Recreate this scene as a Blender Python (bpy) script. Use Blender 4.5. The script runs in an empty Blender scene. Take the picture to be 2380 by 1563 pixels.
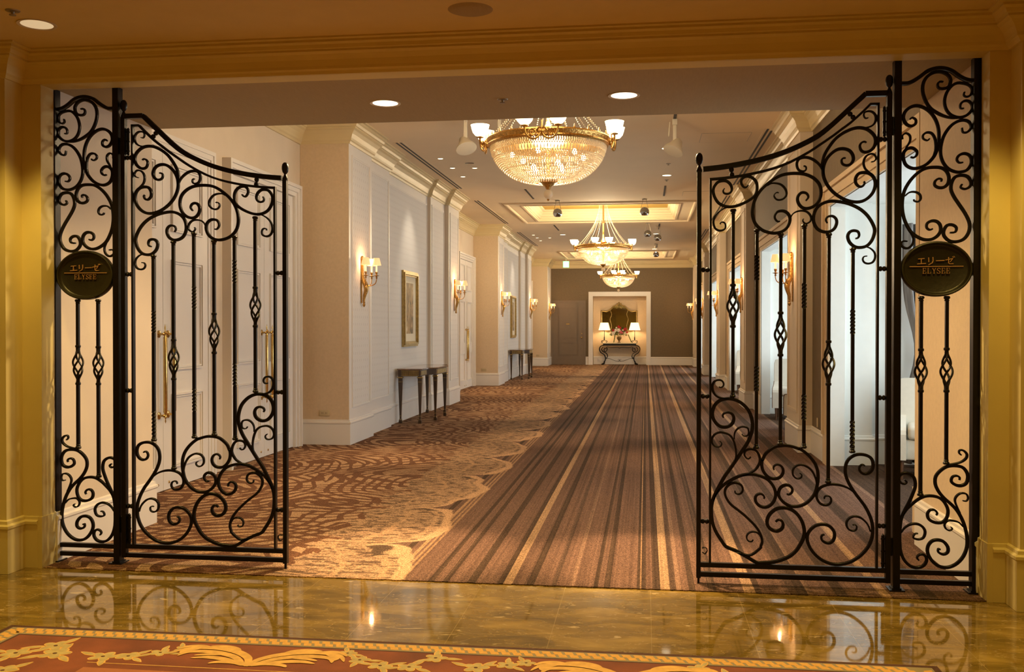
import bpy, bmesh, math, random
from mathutils import Vector, Matrix
R = math.radians
PI = math.pi
SC = bpy.context.scene
COL = SC.collection
random.seed(7)

# ---------------------------------------------------------------- camera, world, exposure, big lights
cam = bpy.data.cameras.new('camera')
camo = bpy.data.objects.new('camera', cam)
COL.objects.link(camo)
cam.sensor_width = 36.0
cam.lens = 2285.1 / 2380 * 36
cam.clip_start = 0.05
cam.clip_end = 120
_y, _p, _r = .1348, -.0092, .0003
_f = Vector((-math.sin(_y) * math.cos(_p), math.cos(_y) * math.cos(_p), math.sin(_p)))
_rt = Vector((math.cos(_y), math.sin(_y), 0))
_up = _rt.cross(_f)
_rt2 = math.cos(_r) * _rt + math.sin(_r) * _up
_up2 = -math.sin(_r) * _rt + math.cos(_r) * _up
_m = Matrix((( _rt2.x, _up2.x, -_f.x, 0), (_rt2.y, _up2.y, -_f.y, 0), (_rt2.z, _up2.z, -_f.z, 1.5), (0, 0, 0, 1)))
camo.matrix_world = _m
SC.camera = camo
SC.view_settings.view_transform = 'Standard'
SC.view_settings.look = 'None'
SC.view_settings.gamma = 1
SC.view_settings.use_curve_mapping = False
SC.view_settings.exposure = 0.33
SC.cycles.max_bounces = 8
SC.cycles.diffuse_bounces = 5
SC.cycles.glossy_bounces = 4
SC.cycles.transmission_bounces = 5
SC.cycles.transparent_max_bounces = 8
SC.cycles.caustics_reflective = False
SC.cycles.caustics_refractive = False
SC.cycles.sample_clamp_indirect = 4
SC.cycles.use_denoising = True

wd = bpy.data.worlds.new('sky')
SC.world = wd
wd.use_nodes = True
wd.node_tree.nodes['Background'].inputs[0].default_value = (.75, .86, 1, 1)
wd.node_tree.nodes['Background'].inputs[1].default_value = 1.5

def light(name, kind, loc, energy, color=(1, .8, .55), size=.1, target=None, spot=None, blend=.5, parent=None, size_y=None):
    l = bpy.data.lights.new(name, kind)
    l.energy = energy
    l.color = color
    if kind == 'AREA':
        l.shape = 'RECTANGLE' if size_y else 'SQUARE'
        l.size = size
        if size_y: l.size_y = size_y
    else:
        l.shadow_soft_size = size
    if kind == 'SPOT':
        l.spot_size = R(spot or 60); l.spot_blend = blend
    o = bpy.data.objects.new(name, l)
    COL.objects.link(o)
    if parent: o.parent = parent
    o.location = loc
    if target is not None:
        o.rotation_euler = (Vector(target) - Vector(loc)).to_track_quat('-Z', 'Y').to_euler()
    return o

AMB = (1, .675, .165)      # lobby lamps: deep amber
WRM = (1, .74, .46)      # corridor incandescent
DAY = (.88, .96, .97)      # window daylight
# lobby: added warm fill, one broad unseen light overhead
light('lobby_fill_light', 'AREA', (-1, .6, 3.1), 54, AMB, 4.5, (-1, .6, 0), size_y=3.0)
# daylight outside every alcove window
BAYS = [9.40 + 6.36 * k for k in range(5)]
for b in BAYS:
    light('window_daylight', 'AREA', (3.86, b, 1.6), 80, DAY, 3.0, (2.2, b + .6, 1.2), size_y=2.3)

# ---------------------------------------------------------------- helpers
def tag(o, label=None, cat=None, group=None, kind=None):
    if label: o['label'] = label
    if cat: o['category'] = cat
    if group: o['group'] = group
    if kind: o['kind'] = kind
    return o

def empty(name, loc, label=None, cat=None, group=None, rz=0):
    o = bpy.data.objects.new(name, None)
    COL.objects.link(o)
    o.empty_display_size = .1
    o.location = loc
    o.rotation_euler = (0, 0, rz)
    return tag(o, label, cat, group)

def copy_tree(o, parent=None):
    c = o.copy()
    COL.objects.link(c)
    if parent is not None: c.parent = parent
    for ch in list(o.children): copy_tree(ch, c)
    return c

class MB:
    def __init__(s, mi=0):
        s.v = []; s.f = []; s.m = []; s.mi = mi
    def add(s, vs, fs):
        n = len(s.v)
        s.v += [tuple(a) for a in vs]
        s.f += [tuple(i + n for i in f) for f in fs]
        s.m += [s.mi] * len(fs)
        return s
    def box(s, x0, x1, y0, y1, z0, z1):
        v = [(x0,y0,z0),(x1,y0,z0),(x1,y1,z0),(x0,y1,z0),(x0,y0,z1),(x1,y0,z1),(x1,y1,z1),(x0,y1,z1)]
        return s.add(v, [(0,3,2,1),(4,5,6,7),(0,1,5,4),(1,2,6,5),(2,3,7,6),(3,0,4,7)])
    def rbox(s, x0, x1, y0, y1, z0, z1, r=.02, seg=2):
        bm = bmesh.new()
        bmesh.ops.create_cube(bm, size=1)
        for v in bm.verts:
            v.co = Vector((x0 + (v.co.x + .5) * (x1 - x0), y0 + (v.co.y + .5) * (y1 - y0), z0 + (v.co.z + .5) * (z1 - z0)))
        bmesh.ops.bevel(bm, geom=bm.edges[:], offset=min(r, .49 * min(x1 - x0, y1 - y0, z1 - z0)), segments=seg, affect='EDGES', profile=.5)
        bm.verts.index_update()
        s.add([v.co[:] for v in bm.verts], [tuple(v.index for v in f.verts) for f in bm.faces])
        bm.free()
        return s
    def prism(s, poly, a0, a1, axis='z'):
        n = len(poly)
        def P(p, a):
            return (p[0], p[1], a) if axis == 'z' else ((p[0], a, p[1]) if axis == 'y' else (a, p[0], p[1]))
        v = [P(p, a0) for p in poly] + [P(p, a1) for p in poly]
        f = [tuple(range(n))[::-1], tuple(range(n, 2 * n))] + [(i, (i + 1) % n, n + (i + 1) % n, n + i) for i in range(n)]
        return s.add(v, f)
    def sweep(s, path, prof, side=1, closed=False):
        """profile (out, z) swept along a plan path with mitres; side=1: out is to the right of travel"""
        n = len(path); rings = []
        for i in range(n):
            a = Vector(path[i - 1]) if (i > 0 or closed) else None
            b = Vector(path[(i + 1) % n]) if (i < n - 1 or closed) else None
            p = Vector(path[i])
            d1 = (p - a).normalized() if a is not None else None
            d2 = (b - p).normalized() if b is not None else None
            d1 = d1 or d2; d2 = d2 or d1
            n1 = Vector((d1.y, -d1.x)) * side; n2 = Vector((d2.y, -d2.x)) * side
            m = (n1 + n2); m = m / max(m.dot(n1), .2)
            rings.append([(p.x + m.x * o, p.y + m.y * o, z) for o, z in prof])
        k = len(prof); v = [q for r in rings for q in r]; f = []
        for i in range(n if closed else n - 1):
            j = (i + 1) % n
            for t in range(k):
                u = (t + 1) % k
                f.append((i * k + t, i * k + u, j * k + u, j * k + t))
        if not closed: f += [tuple(range(k)), tuple((n - 1) * k + t for t in range(k))[::-1]]
        return s.add(v, f)
    def lathe(s, prof, c=(0, 0, 0), n=16, sx=1, sy=1):
        """prof: (r, z) bottom to top, turned about z through c"""
        v = []; f = []
        k = len(prof)
        for r, z in prof:
            for i in range(n):
                a = 2 * PI * i / n
                v.append((c[0] + sx * r * math.cos(a), c[1] + sy * r * math.sin(a), c[2] + z))
        for j in range(k - 1):
            for i in range(n):
                f.append((j * n + i, j * n + (i + 1) % n, (j + 1) * n + (i + 1) % n, (j + 1) * n + i))
        if prof[0][0] > 1e-6: f.append(tuple(range(n))[::-1])
        if prof[-1][0] > 1e-6: f.append(tuple((k - 1) * n + i for i in range(n)))
        return s.add(v, f)
    def lathe_axis(s, prof, c, ax, n=12):
        q = Vector((0, 0, 1)).rotation_difference(Vector(ax).normalized())
        t = MB(); t.lathe(prof, n=n)
        return s.add([tuple(q @ Vector(v) + Vector(c)) for v in t.v], t.f)
    def tube(s, pts, rad, n=8, cap=True):
        pts = [Vector(p) for p in pts]; k = len(pts)
        rr = rad if isinstance(rad, (list, tuple)) else [rad] * k
        T = []
        for i in range(k):
            d = pts[min(i + 1, k - 1)] - pts[max(i - 1, 0)]
            T.append(d.normalized() if d.length > 1e-9 else Vector((0, 0, 1)))
        u = T[0].orthogonal().normalized(); v = []
        for i in range(k):
            if i: u = T[i - 1].rotation_difference(T[i]) @ u
            w = T[i].cross(u)
            for j in range(n):
                a = 2 * PI * j / n
                v.append(pts[i] + (u * math.cos(a) + w * math.sin(a)) * rr[i])
        f = []
        for i in range(k - 1):
            for j in range(n):
                f.append((i * n + j, i * n + (j + 1) % n, (i + 1) * n + (j + 1) % n, (i + 1) * n + j))
        if cap: f += [tuple(range(n))[::-1], tuple((k - 1) * n + j for j in range(n))]
        return s.add(v, f)
    def ball(s, c, r, n=8, sz=1):
        prof = [(r * math.sin(PI * i / (n // 2 + 1)), -r * sz * math.cos(PI * i / (n // 2 + 1))) for i in range(n // 2 + 2)]
        prof[0] = (0, -r * sz); prof[-1] = (0, r * sz)
        return s.lathe(prof, c, n)
    def build(s, name, mats, parent=None, smooth=False, loc=(0, 0, 0), origin=None, merge=False):
        me = bpy.data.meshes.new(name)
        vs = s.v
        if origin is not None:
            vs = [(a[0] - origin[0], a[1] - origin[1], a[2] - origin[2]) for a in vs]
        me.from_pydata(vs, [], s.f)
        if not isinstance(mats, (list, tuple)): mats = [mats]
        for m in mats: me.materials.append(m)
        me.polygons.foreach_set('material_index', s.m)
        bm = bmesh.new(); bm.from_mesh(me)
        if merge: bmesh.ops.remove_doubles(bm, verts=bm.verts[:], dist=1e-5)
        bmesh.ops.recalc_face_normals(bm, faces=bm.faces[:])
        bm.to_mesh(me); bm.free()
        if smooth:
            me.polygons.foreach_set('use_smooth', [True] * len(me.polygons))
            if hasattr(me, 'set_sharp_from_angle'): me.set_sharp_from_angle(angle=R(40 if smooth is True else smooth))
        o = bpy.data.objects.new(name, me)
        COL.objects.link(o)
        if parent is not None: o.parent = parent
        o.location = loc
        return o

def struct(name, mb, m, smooth=False, parent=None):
    o = mb.build(name, m, parent, smooth)
    if parent is None: o['kind'] = 'structure'
    return o

def catmull(pts, n=5):
    out = []
    P = [pts[0]] + list(pts) + [pts[-1]]
    for i in range(1, len(P) - 2):
        a, b, c, d = P[i - 1], P[i], P[i + 1], P[i + 2]
        for k in range(n):
            t = k / n
            out.append(tuple(.5 * (2 * b[j] + (c[j] - a[j]) * t + (2 * a[j] - 5 * b[j] + 4 * c[j] - d[j]) * t * t + (3 * b[j] - a[j] - 3 * c[j] + d[j]) * t ** 3) for j in range(len(b))))
    out.append(tuple(pts[-1]))
    return out

# ---------------------------------------------------------------- materials
def N(nt, t, **kw):
    n = nt.nodes.new(t)
    for k, v in kw.items(): setattr(n, k, v)
    return n

def mat(name, col, rough=.6, metal=0, var=0, scale=8, bump=0, bscale=60, spec=None, emit=None, estr=0, coat=0, stretch=None):
    m = bpy.data.materials.new(name); m.use_nodes = True
    nt = m.node_tree; b = nt.nodes['Principled BSDF']
    b.inputs['Base Color'].default_value = (*col, 1)
    b.inputs['Roughness'].default_value = rough
    b.inputs['Metallic'].default_value = metal
    if spec is not None: b.inputs['Specular IOR Level'].default_value = spec
    if coat: b.inputs['Coat Weight'].default_value = coat
    tc = N(nt, 'ShaderNodeTexCoord')
    mp = N(nt, 'ShaderNodeMapping')
    nt.links.new(tc.outputs['Object'], mp.inputs[0])
    if stretch: mp.inputs['Scale'].default_value = stretch
    if var:
        no = N(nt, 'ShaderNodeTexNoise'); no.inputs['Scale'].default_value = scale; no.inputs['Detail'].default_value = 5
        nt.links.new(mp.outputs[0], no.inputs['Vector'])
        mr = N(nt, 'ShaderNodeMapRange'); mr.inputs['From Min'].default_value = .3; mr.inputs['From Max'].default_value = .7
        mr.inputs['To Min'].default_value = 1 - var; mr.inputs['To Max'].default_value = 1 + var
        nt.links.new(no.outputs[0], mr.inputs[0])
        mx = N(nt, 'ShaderNodeVectorMath', operation='SCALE'); mx.inputs[0].default_value = col
        nt.links.new(mr.outputs[0], mx.inputs['Scale']); nt.links.new(mx.outputs[0], b.inputs['Base Color'])
    if bump:
        nb = N(nt, 'ShaderNodeTexNoise'); nb.inputs['Scale'].default_value = bscale; nb.inputs['Detail'].default_value = 3
        nt.links.new(mp.outputs[0], nb.inputs['Vector'])
        bp = N(nt, 'ShaderNodeBump'); bp.inputs['Strength'].default_value = bump; bp.inputs['Distance'].default_value = .01
        nt.links.new(nb.outputs[0], bp.inputs['Height']); nt.links.new(bp.outputs[0], b.inputs['Normal'])
    if emit is not None:
        b.inputs['Emission Color'].default_value = (*emit, 1); b.inputs['Emission Strength'].default_value = estr
    return m

M = {}
M['iron'] = mat('wrought_iron_black', (.0045, .0028, .0018), .36, .0, var=.2, scale=30, bump=.06, bscale=140, spec=.32)
M['plaque'] = mat('plaque_bronze_black', (.013, .011, .004), .38, .15, var=.2, scale=14, bump=.12, bscale=40)
M['letter'] = mat('letter_copper', (.50, .29, .14), .42, .5)
M['cream'] = mat('cream_wallcovering', (.66, .56, .43), .75, var=.03, scale=3, bump=.12, bscale=220)
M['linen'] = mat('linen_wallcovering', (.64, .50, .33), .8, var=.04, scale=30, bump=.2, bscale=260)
M['white'] = mat('white_gloss_paint', (.75, .71, .65), .4, var=.02, scale=2)
M['crown'] = mat('cornice_paint', (.64, .52, .29), .45, var=.03, scale=3)
M['ceil'] = mat('ceiling_paint', (.76, .61, .40), .85, var=.02, scale=2)
M['gold_ceil'] = mat('gold_recess_paint', (.52, .34, .07), .7, var=.04)
M['taupe'] = mat('taupe_wallcovering', (.15, .108, .060), .75, var=.07, scale=18, bump=.2, bscale=200)
M['taupedoor'] = mat('taupe_door_paint', (.165, .125, .088), .5, var=.04)
M['lobby'] = mat('lobby_wall_paint', (.66, .55, .22), .6, var=.03, scale=4)
M['lobbyceil'] = mat('lobby_ceiling_paint', (.66, .52, .22), .8, var=.02)
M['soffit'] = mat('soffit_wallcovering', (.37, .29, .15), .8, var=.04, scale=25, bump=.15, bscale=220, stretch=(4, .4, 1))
M['alcove'] = mat('alcove_white_paint', (.74, .76, .72), .6, var=.02)
M['brass'] = mat('polished_brass', (.62, .42, .15), .22, 1, var=.15, scale=20)
M['gilt'] = mat('gilt_bronze', (.55, .33, .10), .33, 1, var=.3, scale=60, bump=.5, bscale=70)
M['frame'] = mat('gilt_picture_frame', (.42, .30, .11), .4, .7, var=.25, scale=25)
M['walnut'] = mat('dark_walnut', (.055, .030, .014), .3, 0, var=.35, scale=12, stretch=(1, 1, .2), coat=.3)
M['tabletop'] = mat('polished_table_top', (.20, .11, .055), .15, 0, var=.3, scale=10, coat=.5, stretch=(3, .5, 1))
M['marbletop'] = mat('cream_marble_top', (.72, .64, .46), .2, 0, var=.1, scale=12)
M['chair'] = mat('ivory_upholstery', (.60, .57, .48), .8, var=.03, scale=20, bump=.15, bscale=180)
M['chairwood'] = mat('chair_leg_wood', (.10, .045, .02), .4, var=.2)
M['curtain'] = mat('grey_curtain_fabric', (.17, .16, .155), .7, var=.35, scale=3, stretch=(8, 8, .3))
M['sheer'] = mat('sheer_curtain', (.75, .77, .76), .8, var=.05)
M['tassel'] = mat('curtain_tassel', (.42, .33, .16), .7, var=.2)
M['plastic'] = mat('outlet_plastic', (.52, .42, .25), .45)
M['dark'] = mat('dark_slot', (.02, .017, .012), .6)
M['chrome'] = mat('chrome_reflector', (.42, .44, .46), .12, 1)
M['fitting'] = mat('white_fitting', (.66, .60, .48), .5)
M['alu'] = mat('aluminium_grille', (.35, .31, .25), .4, .6)
M['candle'] = mat('candle_tube', (.80, .62, .40), .5, emit=(1, .66, .34), estr=.9)
M['shade'] = mat('lit_pleated_shade', (.8, .6, .4), .8, emit=(1, .50, .19), estr=.72)
M['lampshade'] = mat('lit_lampshade', (.8, .7, .5), .8, emit=(1, .72, .42), estr=1.5)
M['cup'] = mat('lit_glass_cup', (.9, .8, .6), .4, emit=(1, .80, .50), estr=5)
M['bulb'] = mat('glowing_bulb', (1, .9, .7), .4, emit=(1, .78, .45), estr=14)
M['downglow'] = mat('downlight_glow', (1, .9, .7), .4, emit=(1, .82, .55), estr=3)
M['reflector'] = mat('downlight_reflector', (.75, .6, .4), .3, .7, emit=(1, .75, .42), estr=.45)
M['exit'] = mat('exit_sign_face', (.7, 1, .8), .5, emit=(.62, 1, .72), estr=1.6)
M['exitg'] = mat('exit_sign_green', (.1, .6, .2), .5, emit=(.12, .8, .28), estr=1.0)
M['vase'] = mat('bronze_vase', (.16, .10, .04), .35, .6)
M['leafg'] = mat('green_leaves', (.14, .17, .035), .6, var=.4, scale=30)
M['flred'] = mat('red_flowers', (.55, .03, .03), .6, var=.2)
M['flpink'] = mat('pink_flowers', (.75, .16, .2), .6, var=.2)
M['flwhite'] = mat('white_flowers', (.85, .75, .62), .6)
M['mirror'] = mat('mirror_glass', (.50, .44, .30), .03, 1)
M['glass'] = None

def wallpaper():
    m = mat('dashed_wallpaper', (.70, .67, .61), .75, bump=.08, bscale=200)
    nt = m.node_tree; b = nt.nodes['Principled BSDF']
    tc = N(nt, 'ShaderNodeTexCoord'); sp = N(nt, 'ShaderNodeSeparateXYZ')
    nt.links.new(tc.outputs['Object'], sp.inputs[0])
    def per(sock, f, lim, off=0):
        a = N(nt, 'ShaderNodeMath', operation='MULTIPLY_ADD'); a.inputs[1].default_value = f; a.inputs[2].default_value = off
        nt.links.new(sock, a.inputs[0])
        c = N(nt, 'ShaderNodeMath', operation='FRACT'); nt.links.new(a.outputs[0], c.inputs[0])
        d = N(nt, 'ShaderNodeMath', operation='LESS_THAN'); d.inputs[1].default_value = lim
        nt.links.new(c.outputs[0], d.inputs[0]); return d.outputs[0]
    a = per(sp.outputs['Y'], 1 / .09, .16); c = per(sp.outputs['Z'], 1 / .095, .34)
    mu = N(nt, 'ShaderNodeMath', operation='MULTIPLY'); nt.links.new(a, mu.inputs[0]); nt.links.new(c, mu.inputs[1])
    mx = N(nt, 'ShaderNodeMix', data_type='RGBA')
    mx.inputs[6].default_value = (.70, .67, .62, 1); mx.inputs[7].default_value = (.57, .53, .49, 1)
    nt.links.new(mu.outputs[0], mx.inputs[0]); nt.links.new(mx.outputs[2], b.inputs['Base Color'])
    return m
M['wallpaper'] = wallpaper()

def marble():
    m = bpy.data.materials.new('brown_marble_floor'); m.use_nodes = True
    nt = m.node_tree; b = nt.nodes['Principled BSDF']; L = nt.links.new
    tc = N(nt, 'ShaderNodeTexCoord')
    n1 = N(nt, 'ShaderNodeTexNoise'); n1.inputs['Scale'].default_value = 2.6; n1.inputs['Detail'].default_value = 9; n1.inputs['Distortion'].default_value = .8
    mp = N(nt, 'ShaderNodeMapping'); mp.inputs['Scale'].default_value = (1, 2.6, 1); L(tc.outputs['Object'], mp.inputs[0]); L(mp.outputs[0], n1.inputs['Vector'])
    cr = N(nt, 'ShaderNodeValToRGB'); e = cr.color_ramp.elements
    e[0].position = .3; e[0].color = (.095, .062, .010, 1); e[1].position = .75; e[1].color = (.34, .225, .05, 1)
    x = e.new(.52); x.color = (.205, .130, .024, 1)
    L(n1.outputs[0], cr.inputs[0])
    # thin pale veins
    n2 = N(nt, 'ShaderNodeTexNoise'); n2.inputs['Scale'].default_value = 3.4; n2.inputs['Detail'].default_value = 6; n2.inputs['Distortion'].default_value = 1.6
    L(mp.outputs[0], n2.inputs['Vector'])
    s = N(nt, 'ShaderNodeMath', operation='SUBTRACT'); s.inputs[1].default_value = .5; L(n2.outputs[0], s.inputs[0])
    ab = N(nt, 'ShaderNodeMath', operation='ABSOLUTE'); L(s.outputs[0], ab.inputs[0])
    lt = N(nt, 'ShaderNodeMapRange'); lt.inputs['From Min'].default_value = .0; lt.inputs['From Max'].default_value = .008; lt.inputs['To Min'].default_value = .6; lt.inputs['To Max'].default_value = 0
    L(ab.outputs[0], lt.inputs[0])
    mx = N(nt, 'ShaderNodeMix', data_type='RGBA'); mx.inputs[7].default_value = (.50, .36, .15, 1)
    L(lt.outputs[0], mx.inputs[0]); L(cr.outputs[0], mx.inputs[6])
    # pale fossils
    n3 = N(nt, 'ShaderNodeTexNoise'); n3.inputs['Scale'].default_value = 9; n3.inputs['Detail'].default_value = 4; n3.inputs['Distortion'].default_value = .6; L(mp.outputs[0], n3.inputs['Vector'])
    g3 = N(nt, 'ShaderNodeMapRange'); g3.inputs['From Min'].default_value = .655; g3.inputs['From Max'].default_value = .70; g3.inputs['To Max'].default_value = .7; L(n3.outputs[0], g3.inputs[0])
    mx2 = N(nt, 'ShaderNodeMix', data_type='RGBA'); mx2.inputs[7].default_value = (.52, .40, .20, 1)
    L(g3.outputs[0], mx2.inputs[0]); L(mx.outputs[2], mx2.inputs[6])
    # joints of the slabs
    sp = N(nt, 'ShaderNodeSeparateXYZ'); L(tc.outputs['Object'], sp.inputs[0])
    outs = []
    for k, off in (('X', -.03), ('Y', -4.72)):
        a = N(nt, 'ShaderNodeMath', operation='ADD'); a.inputs[1].default_value = off + 48.5; L(sp.outputs[k], a.inputs[0])
        d = N(nt, 'ShaderNodeMath', operation='DIVIDE'); d.inputs[1].default_value = .485; L(a.outputs[0], d.inputs[0])
        fr = N(nt, 'ShaderNodeMath', operation='FRACT'); L(d.outputs[0], fr.inputs[0])
        l = N(nt, 'ShaderNodeMath', operation='LESS_THAN'); l.inputs[1].default_value = .006; L(fr.outputs[0], l.inputs[0]); outs.append(l)
    mm = N(nt, 'ShaderNodeMath', operation='MAXIMUM'); L(outs[0].outputs[0], mm.inputs[0]); L(outs[1].outputs[0], mm.inputs[1])
    ms = N(nt, 'ShaderNodeMath', operation='MULTIPLY'); ms.inputs[1].default_value = .6; L(mm.outputs[0], ms.inputs[0])
    mx3 = N(nt, 'ShaderNodeMix', data_type='RGBA'); mx3.inputs[7].default_value = (.36, .26, .11, 1)
    L(ms.outputs[0], mx3.inputs[0]); L(mx2.outputs[2], mx3.inputs[6]); L(mx3.outputs[2], b.inputs['Base Color'])
    b.inputs['Roughness'].default_value = .045; b.inputs['Specular IOR Level'].default_value = .8
    return m
M['marble'] = marble()

STRIPES = [(-2.4,'b'),(-1.607,'d'),(-1.559,'b'),(-1.515,'g'),(-1.497,'b'),(-1.478,'g'),(-1.46,'b'),(-1.441,'g'),(-1.423,'b'),(-1.268,'d'),(-1.234,'b'),(-1.187,'d'),(-1.149,'b'),(-1.035,'d'),(-.987,'b'),(-.854,'d'),(-.821,'G'),(-.773,'b'),(-.683,'d'),(-.645,'b'),(-.54,'m'),(-.512,'b'),(-.436,'l'),(-.407,'b'),(-.303,'d'),(-.274,'b'),(-.236,'d'),(-.206,'b')]
STRIPES2 = [(-.2,'b'),(-.051,'d'),(-.034,'g'),(-.022,'d'),(.002,'b'),(.035,'d'),(.083,'G'),(.14,'m'),(.173,'l'),(.2,'b'),(.249,'d'),(.278,'b'),(.35,'d'),(.365,'m'),(.38,'d'),(.40,'b'),(.55,'G'),(.61,'d'),(.65,'b'),(.80,'m'),(.85,'d'),(.9,'l'),(.93,'b'),(1.05,'d'),(1.12,'b'),(1.3,'G'),(1.35,'b'),(1.5,'d'),(1.6,'b'),(1.95,'l'),(2.0,'d')]
CC = {'b': (.122, .070, .047), 'd': (.056, .034, .021), 'g': (.27, .16, .085), 'G': (.29, .18, .10), 'm': (.082, .050, .033), 'l': (.175, .105, .068)}
def carpet():
    m = bpy.data.materials.new('striped_swirl_carpet'); m.use_nodes = True
    nt = m.node_tree; b = nt.nodes['Principled BSDF']; L = nt.links.new
    def mth(op, a, c=None, v=None):
        n = N(nt, 'ShaderNodeMath', operation=op)
        if hasattr(a, 'links'): L(a, n.inputs[0])
        else: n.inputs[0].default_value = a
        if c is not None:
            if hasattr(c, 'links'): L(c, n.inputs[1])
            else: n.inputs[1].default_value = c
        if v is not None:
            if hasattr(v, 'links'): L(v, n.inputs[2])
            else: n.inputs[2].default_value = v
        return n.outputs[0]
    def mix(f, a, c):
        n = N(nt, 'ShaderNodeMix', data_type='RGBA')
        L(f, n.inputs[0])
        for k, s in ((6, a), (7, c)):
            if hasattr(s, 'links'): L(s, n.inputs[k])
            else: n.inputs[k].default_value = (*s, 1)
        return n.outputs[2]
    tc = N(nt, 'ShaderNodeTexCoord'); sp = N(nt, 'ShaderNodeSeparateXYZ'); L(tc.outputs['Object'], sp.inputs[0])
    X, Y = sp.outputs['X'], sp.outputs['Y']
    def ramp(st, x0, x1):
        r = N(nt, 'ShaderNodeValToRGB'); cr = r.color_ramp; cr.interpolation = 'CONSTANT'
        mr = N(nt, 'ShaderNodeMapRange'); mr.inputs['From Min'].default_value = x0; mr.inputs['From Max'].default_value = x1; L(X, mr.inputs[0]); L(mr.outputs[0], r.inputs[0])
        for i, (x, c) in enumerate(st):
            p = (x - x0) / (x1 - x0)
            e = cr.elements[0] if i == 0 else (cr.elements[1] if i == 1 else cr.elements.new(min(p, 1)))
            e.position = p; e.color = (*CC[c], 1)
        return r.outputs[0]
    r1 = ramp(STRIPES, -2.4, -.2); r2 = ramp(STRIPES2, -.2, 2.1)
    st = mix(mth('GREATER_THAN', X, -.2), r1, r2)
    def noise(scale, det=3, vec=None, dist=0, sc=None):
        n = N(nt, 'ShaderNodeTexNoise'); n.inputs['Scale'].default_value = scale; n.inputs['Detail'].default_value = det; n.inputs['Distortion'].default_value = dist
        src = vec or tc.outputs['Object']
        if sc:
            mp = N(nt, 'ShaderNodeMapping'); mp.inputs['Scale'].default_value = sc; L(src, mp.inputs[0]); src = mp.outputs[0]
        L(src, n.inputs['Vector']); return n.outputs[0]
    # swirl field
    nz = noise(1.1, 3)
    nzv = N(nt, 'ShaderNodeTexNoise'); nzv.inputs['Scale'].default_value = .9; L(tc.outputs['Object'], nzv.inputs['Vector'])
    va = N(nt, 'ShaderNodeVectorMath', operation='SCALE'); va.inputs['Scale'].default_value = .4; L(nzv.outputs['Color'], va.inputs[0])
    vb = N(nt, 'ShaderNodeVectorMath', operation='ADD'); L(tc.outputs['Object'], vb.inputs[0]); L(va.outputs[0], vb.inputs[1])
    lines = None
    for sc_, fr, off in ((.62, 13.0, 0), (.50, 15.0, 3.3)):
        vo = N(nt, 'ShaderNodeTexVoronoi'); vo.feature = 'F1'; vo.inputs['Scale'].default_value = sc_
        mp = N(nt, 'ShaderNodeMapping'); mp.inputs['Location'].default_value = (off, off * .7, 0); L(vb.outputs[0], mp.inputs[0]); L(mp.outputs[0], vo.inputs['Vector'])
        sn = mth('SINE', mth('MULTIPLY', vo.outputs['Distance'], fr * 2 * PI * .62))
        brk = noise(3.0, 2, sc=(1, .6, 1))
        l = mth('GREATER_THAN', mth('ADD', mth('ABSOLUTE', sn), mth('MULTIPLY', brk, .7)), 1.15)
        lines = l if lines is None else mth('MAXIMUM', lines, l)
    fine = noise(75, 3)
    ragged = mth('GREATER_THAN', mth('ADD', lines, mth('MULTIPLY', mth('SUBTRACT', fine, .5), 2.2)), .5)
    # fades into speckle towards the stripe border
    gy = noise(9, 5, sc=(1, 3.0, 1), dist=.8)
    fade = N(nt, 'ShaderNodeMapRange'); fade.inputs['From Min'].default_value = -2.75; fade.inputs['From Max'].default_value = -1.9; L(X, fade.inputs[0])
    tan, brn, gry = (.31, .195, .112), (.115, .054, .028), (.10, .062, .038)
    swirl = mix(ragged, tan, brn)
    spk = mix(mth('GREATER_THAN', mth('ADD', gy, mth('MULTIPLY', mth('SUBTRACT', fine, .5), .35)), .535), tan, gry)
    field = mix(mth('GREATER_THAN', mth('ADD', fade.outputs[0], mth('SUBTRACT', noise(5, 4), .5)), .62), swirl, spk)
    # scalloped edge
    ph = mth('FRACT', mth('DIVIDE', mth('SUBTRACT', mth('ADD', Y, mth('MULTIPLY', nz, 1.1)), .85), 1.55))
    sc1 = mth('POWER', mth('SUBTRACT', 1.0, mth('POWER', mth('ABSOLUTE', mth('SUBTRACT', mth('MULTIPLY', ph, 2), 1)), 2.2)), .55)
    edge = mth('ADD', mth('ADD', -1.95, mth('MULTIPLY', noise(1.7, 2), .22)), mth('MULTIPLY', sc1, .42))
    rag = mth('MULTIPLY', mth('SUBTRACT', fine, .5), .09)
    dist = mth('SUBTRACT', mth('ADD', X, rag), edge)
    inside = mth('LESS_THAN', dist, 0)
    band = mth('MULTIPLY', mth('GREATER_THAN', dist, -.085), mth('LESS_THAN', dist, 0))
    d2 = mth('FRACT', mth('MULTIPLY', mth('ADD', dist, 1.0), 3.6))
    band2 = mth('MULTIPLY', mth('LESS_THAN', d2, .13), mth('GREATER_THAN', dist, -.5))
    petal = mth('MULTIPLY', mth('MULTIPLY', mth('LESS_THAN', dist, -.11), mth('GREATER_THAN', dist, -.19)), mth('LESS_THAN', mth('ABSOLUTE', mth('SUBTRACT', ph, .93)), .045))
    field = mix(mth('MULTIPLY', band2, .7), field, (.36, .22, .12))
    field = mix(petal, field, (.07, .045, .028))
    field = mix(band, field, (.40, .245, .135))
    fs = N(nt, 'ShaderNodeMapRange'); fs.inputs['From Min'].default_value = .3; fs.inputs['From Max'].default_value = .7; fs.inputs['To Min'].default_value = .72; fs.inputs['To Max'].default_value = 1.25
    L(noise(1.0, 3, sc=(46, .25, 1)), fs.inputs[0])
    ss = N(nt, 'ShaderNodeVectorMath', operation='SCALE'); L(st, ss.inputs[0]); L(fs.outputs[0], ss.inputs['Scale'])
    col = mix(inside, ss.outputs[0], field)
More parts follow.
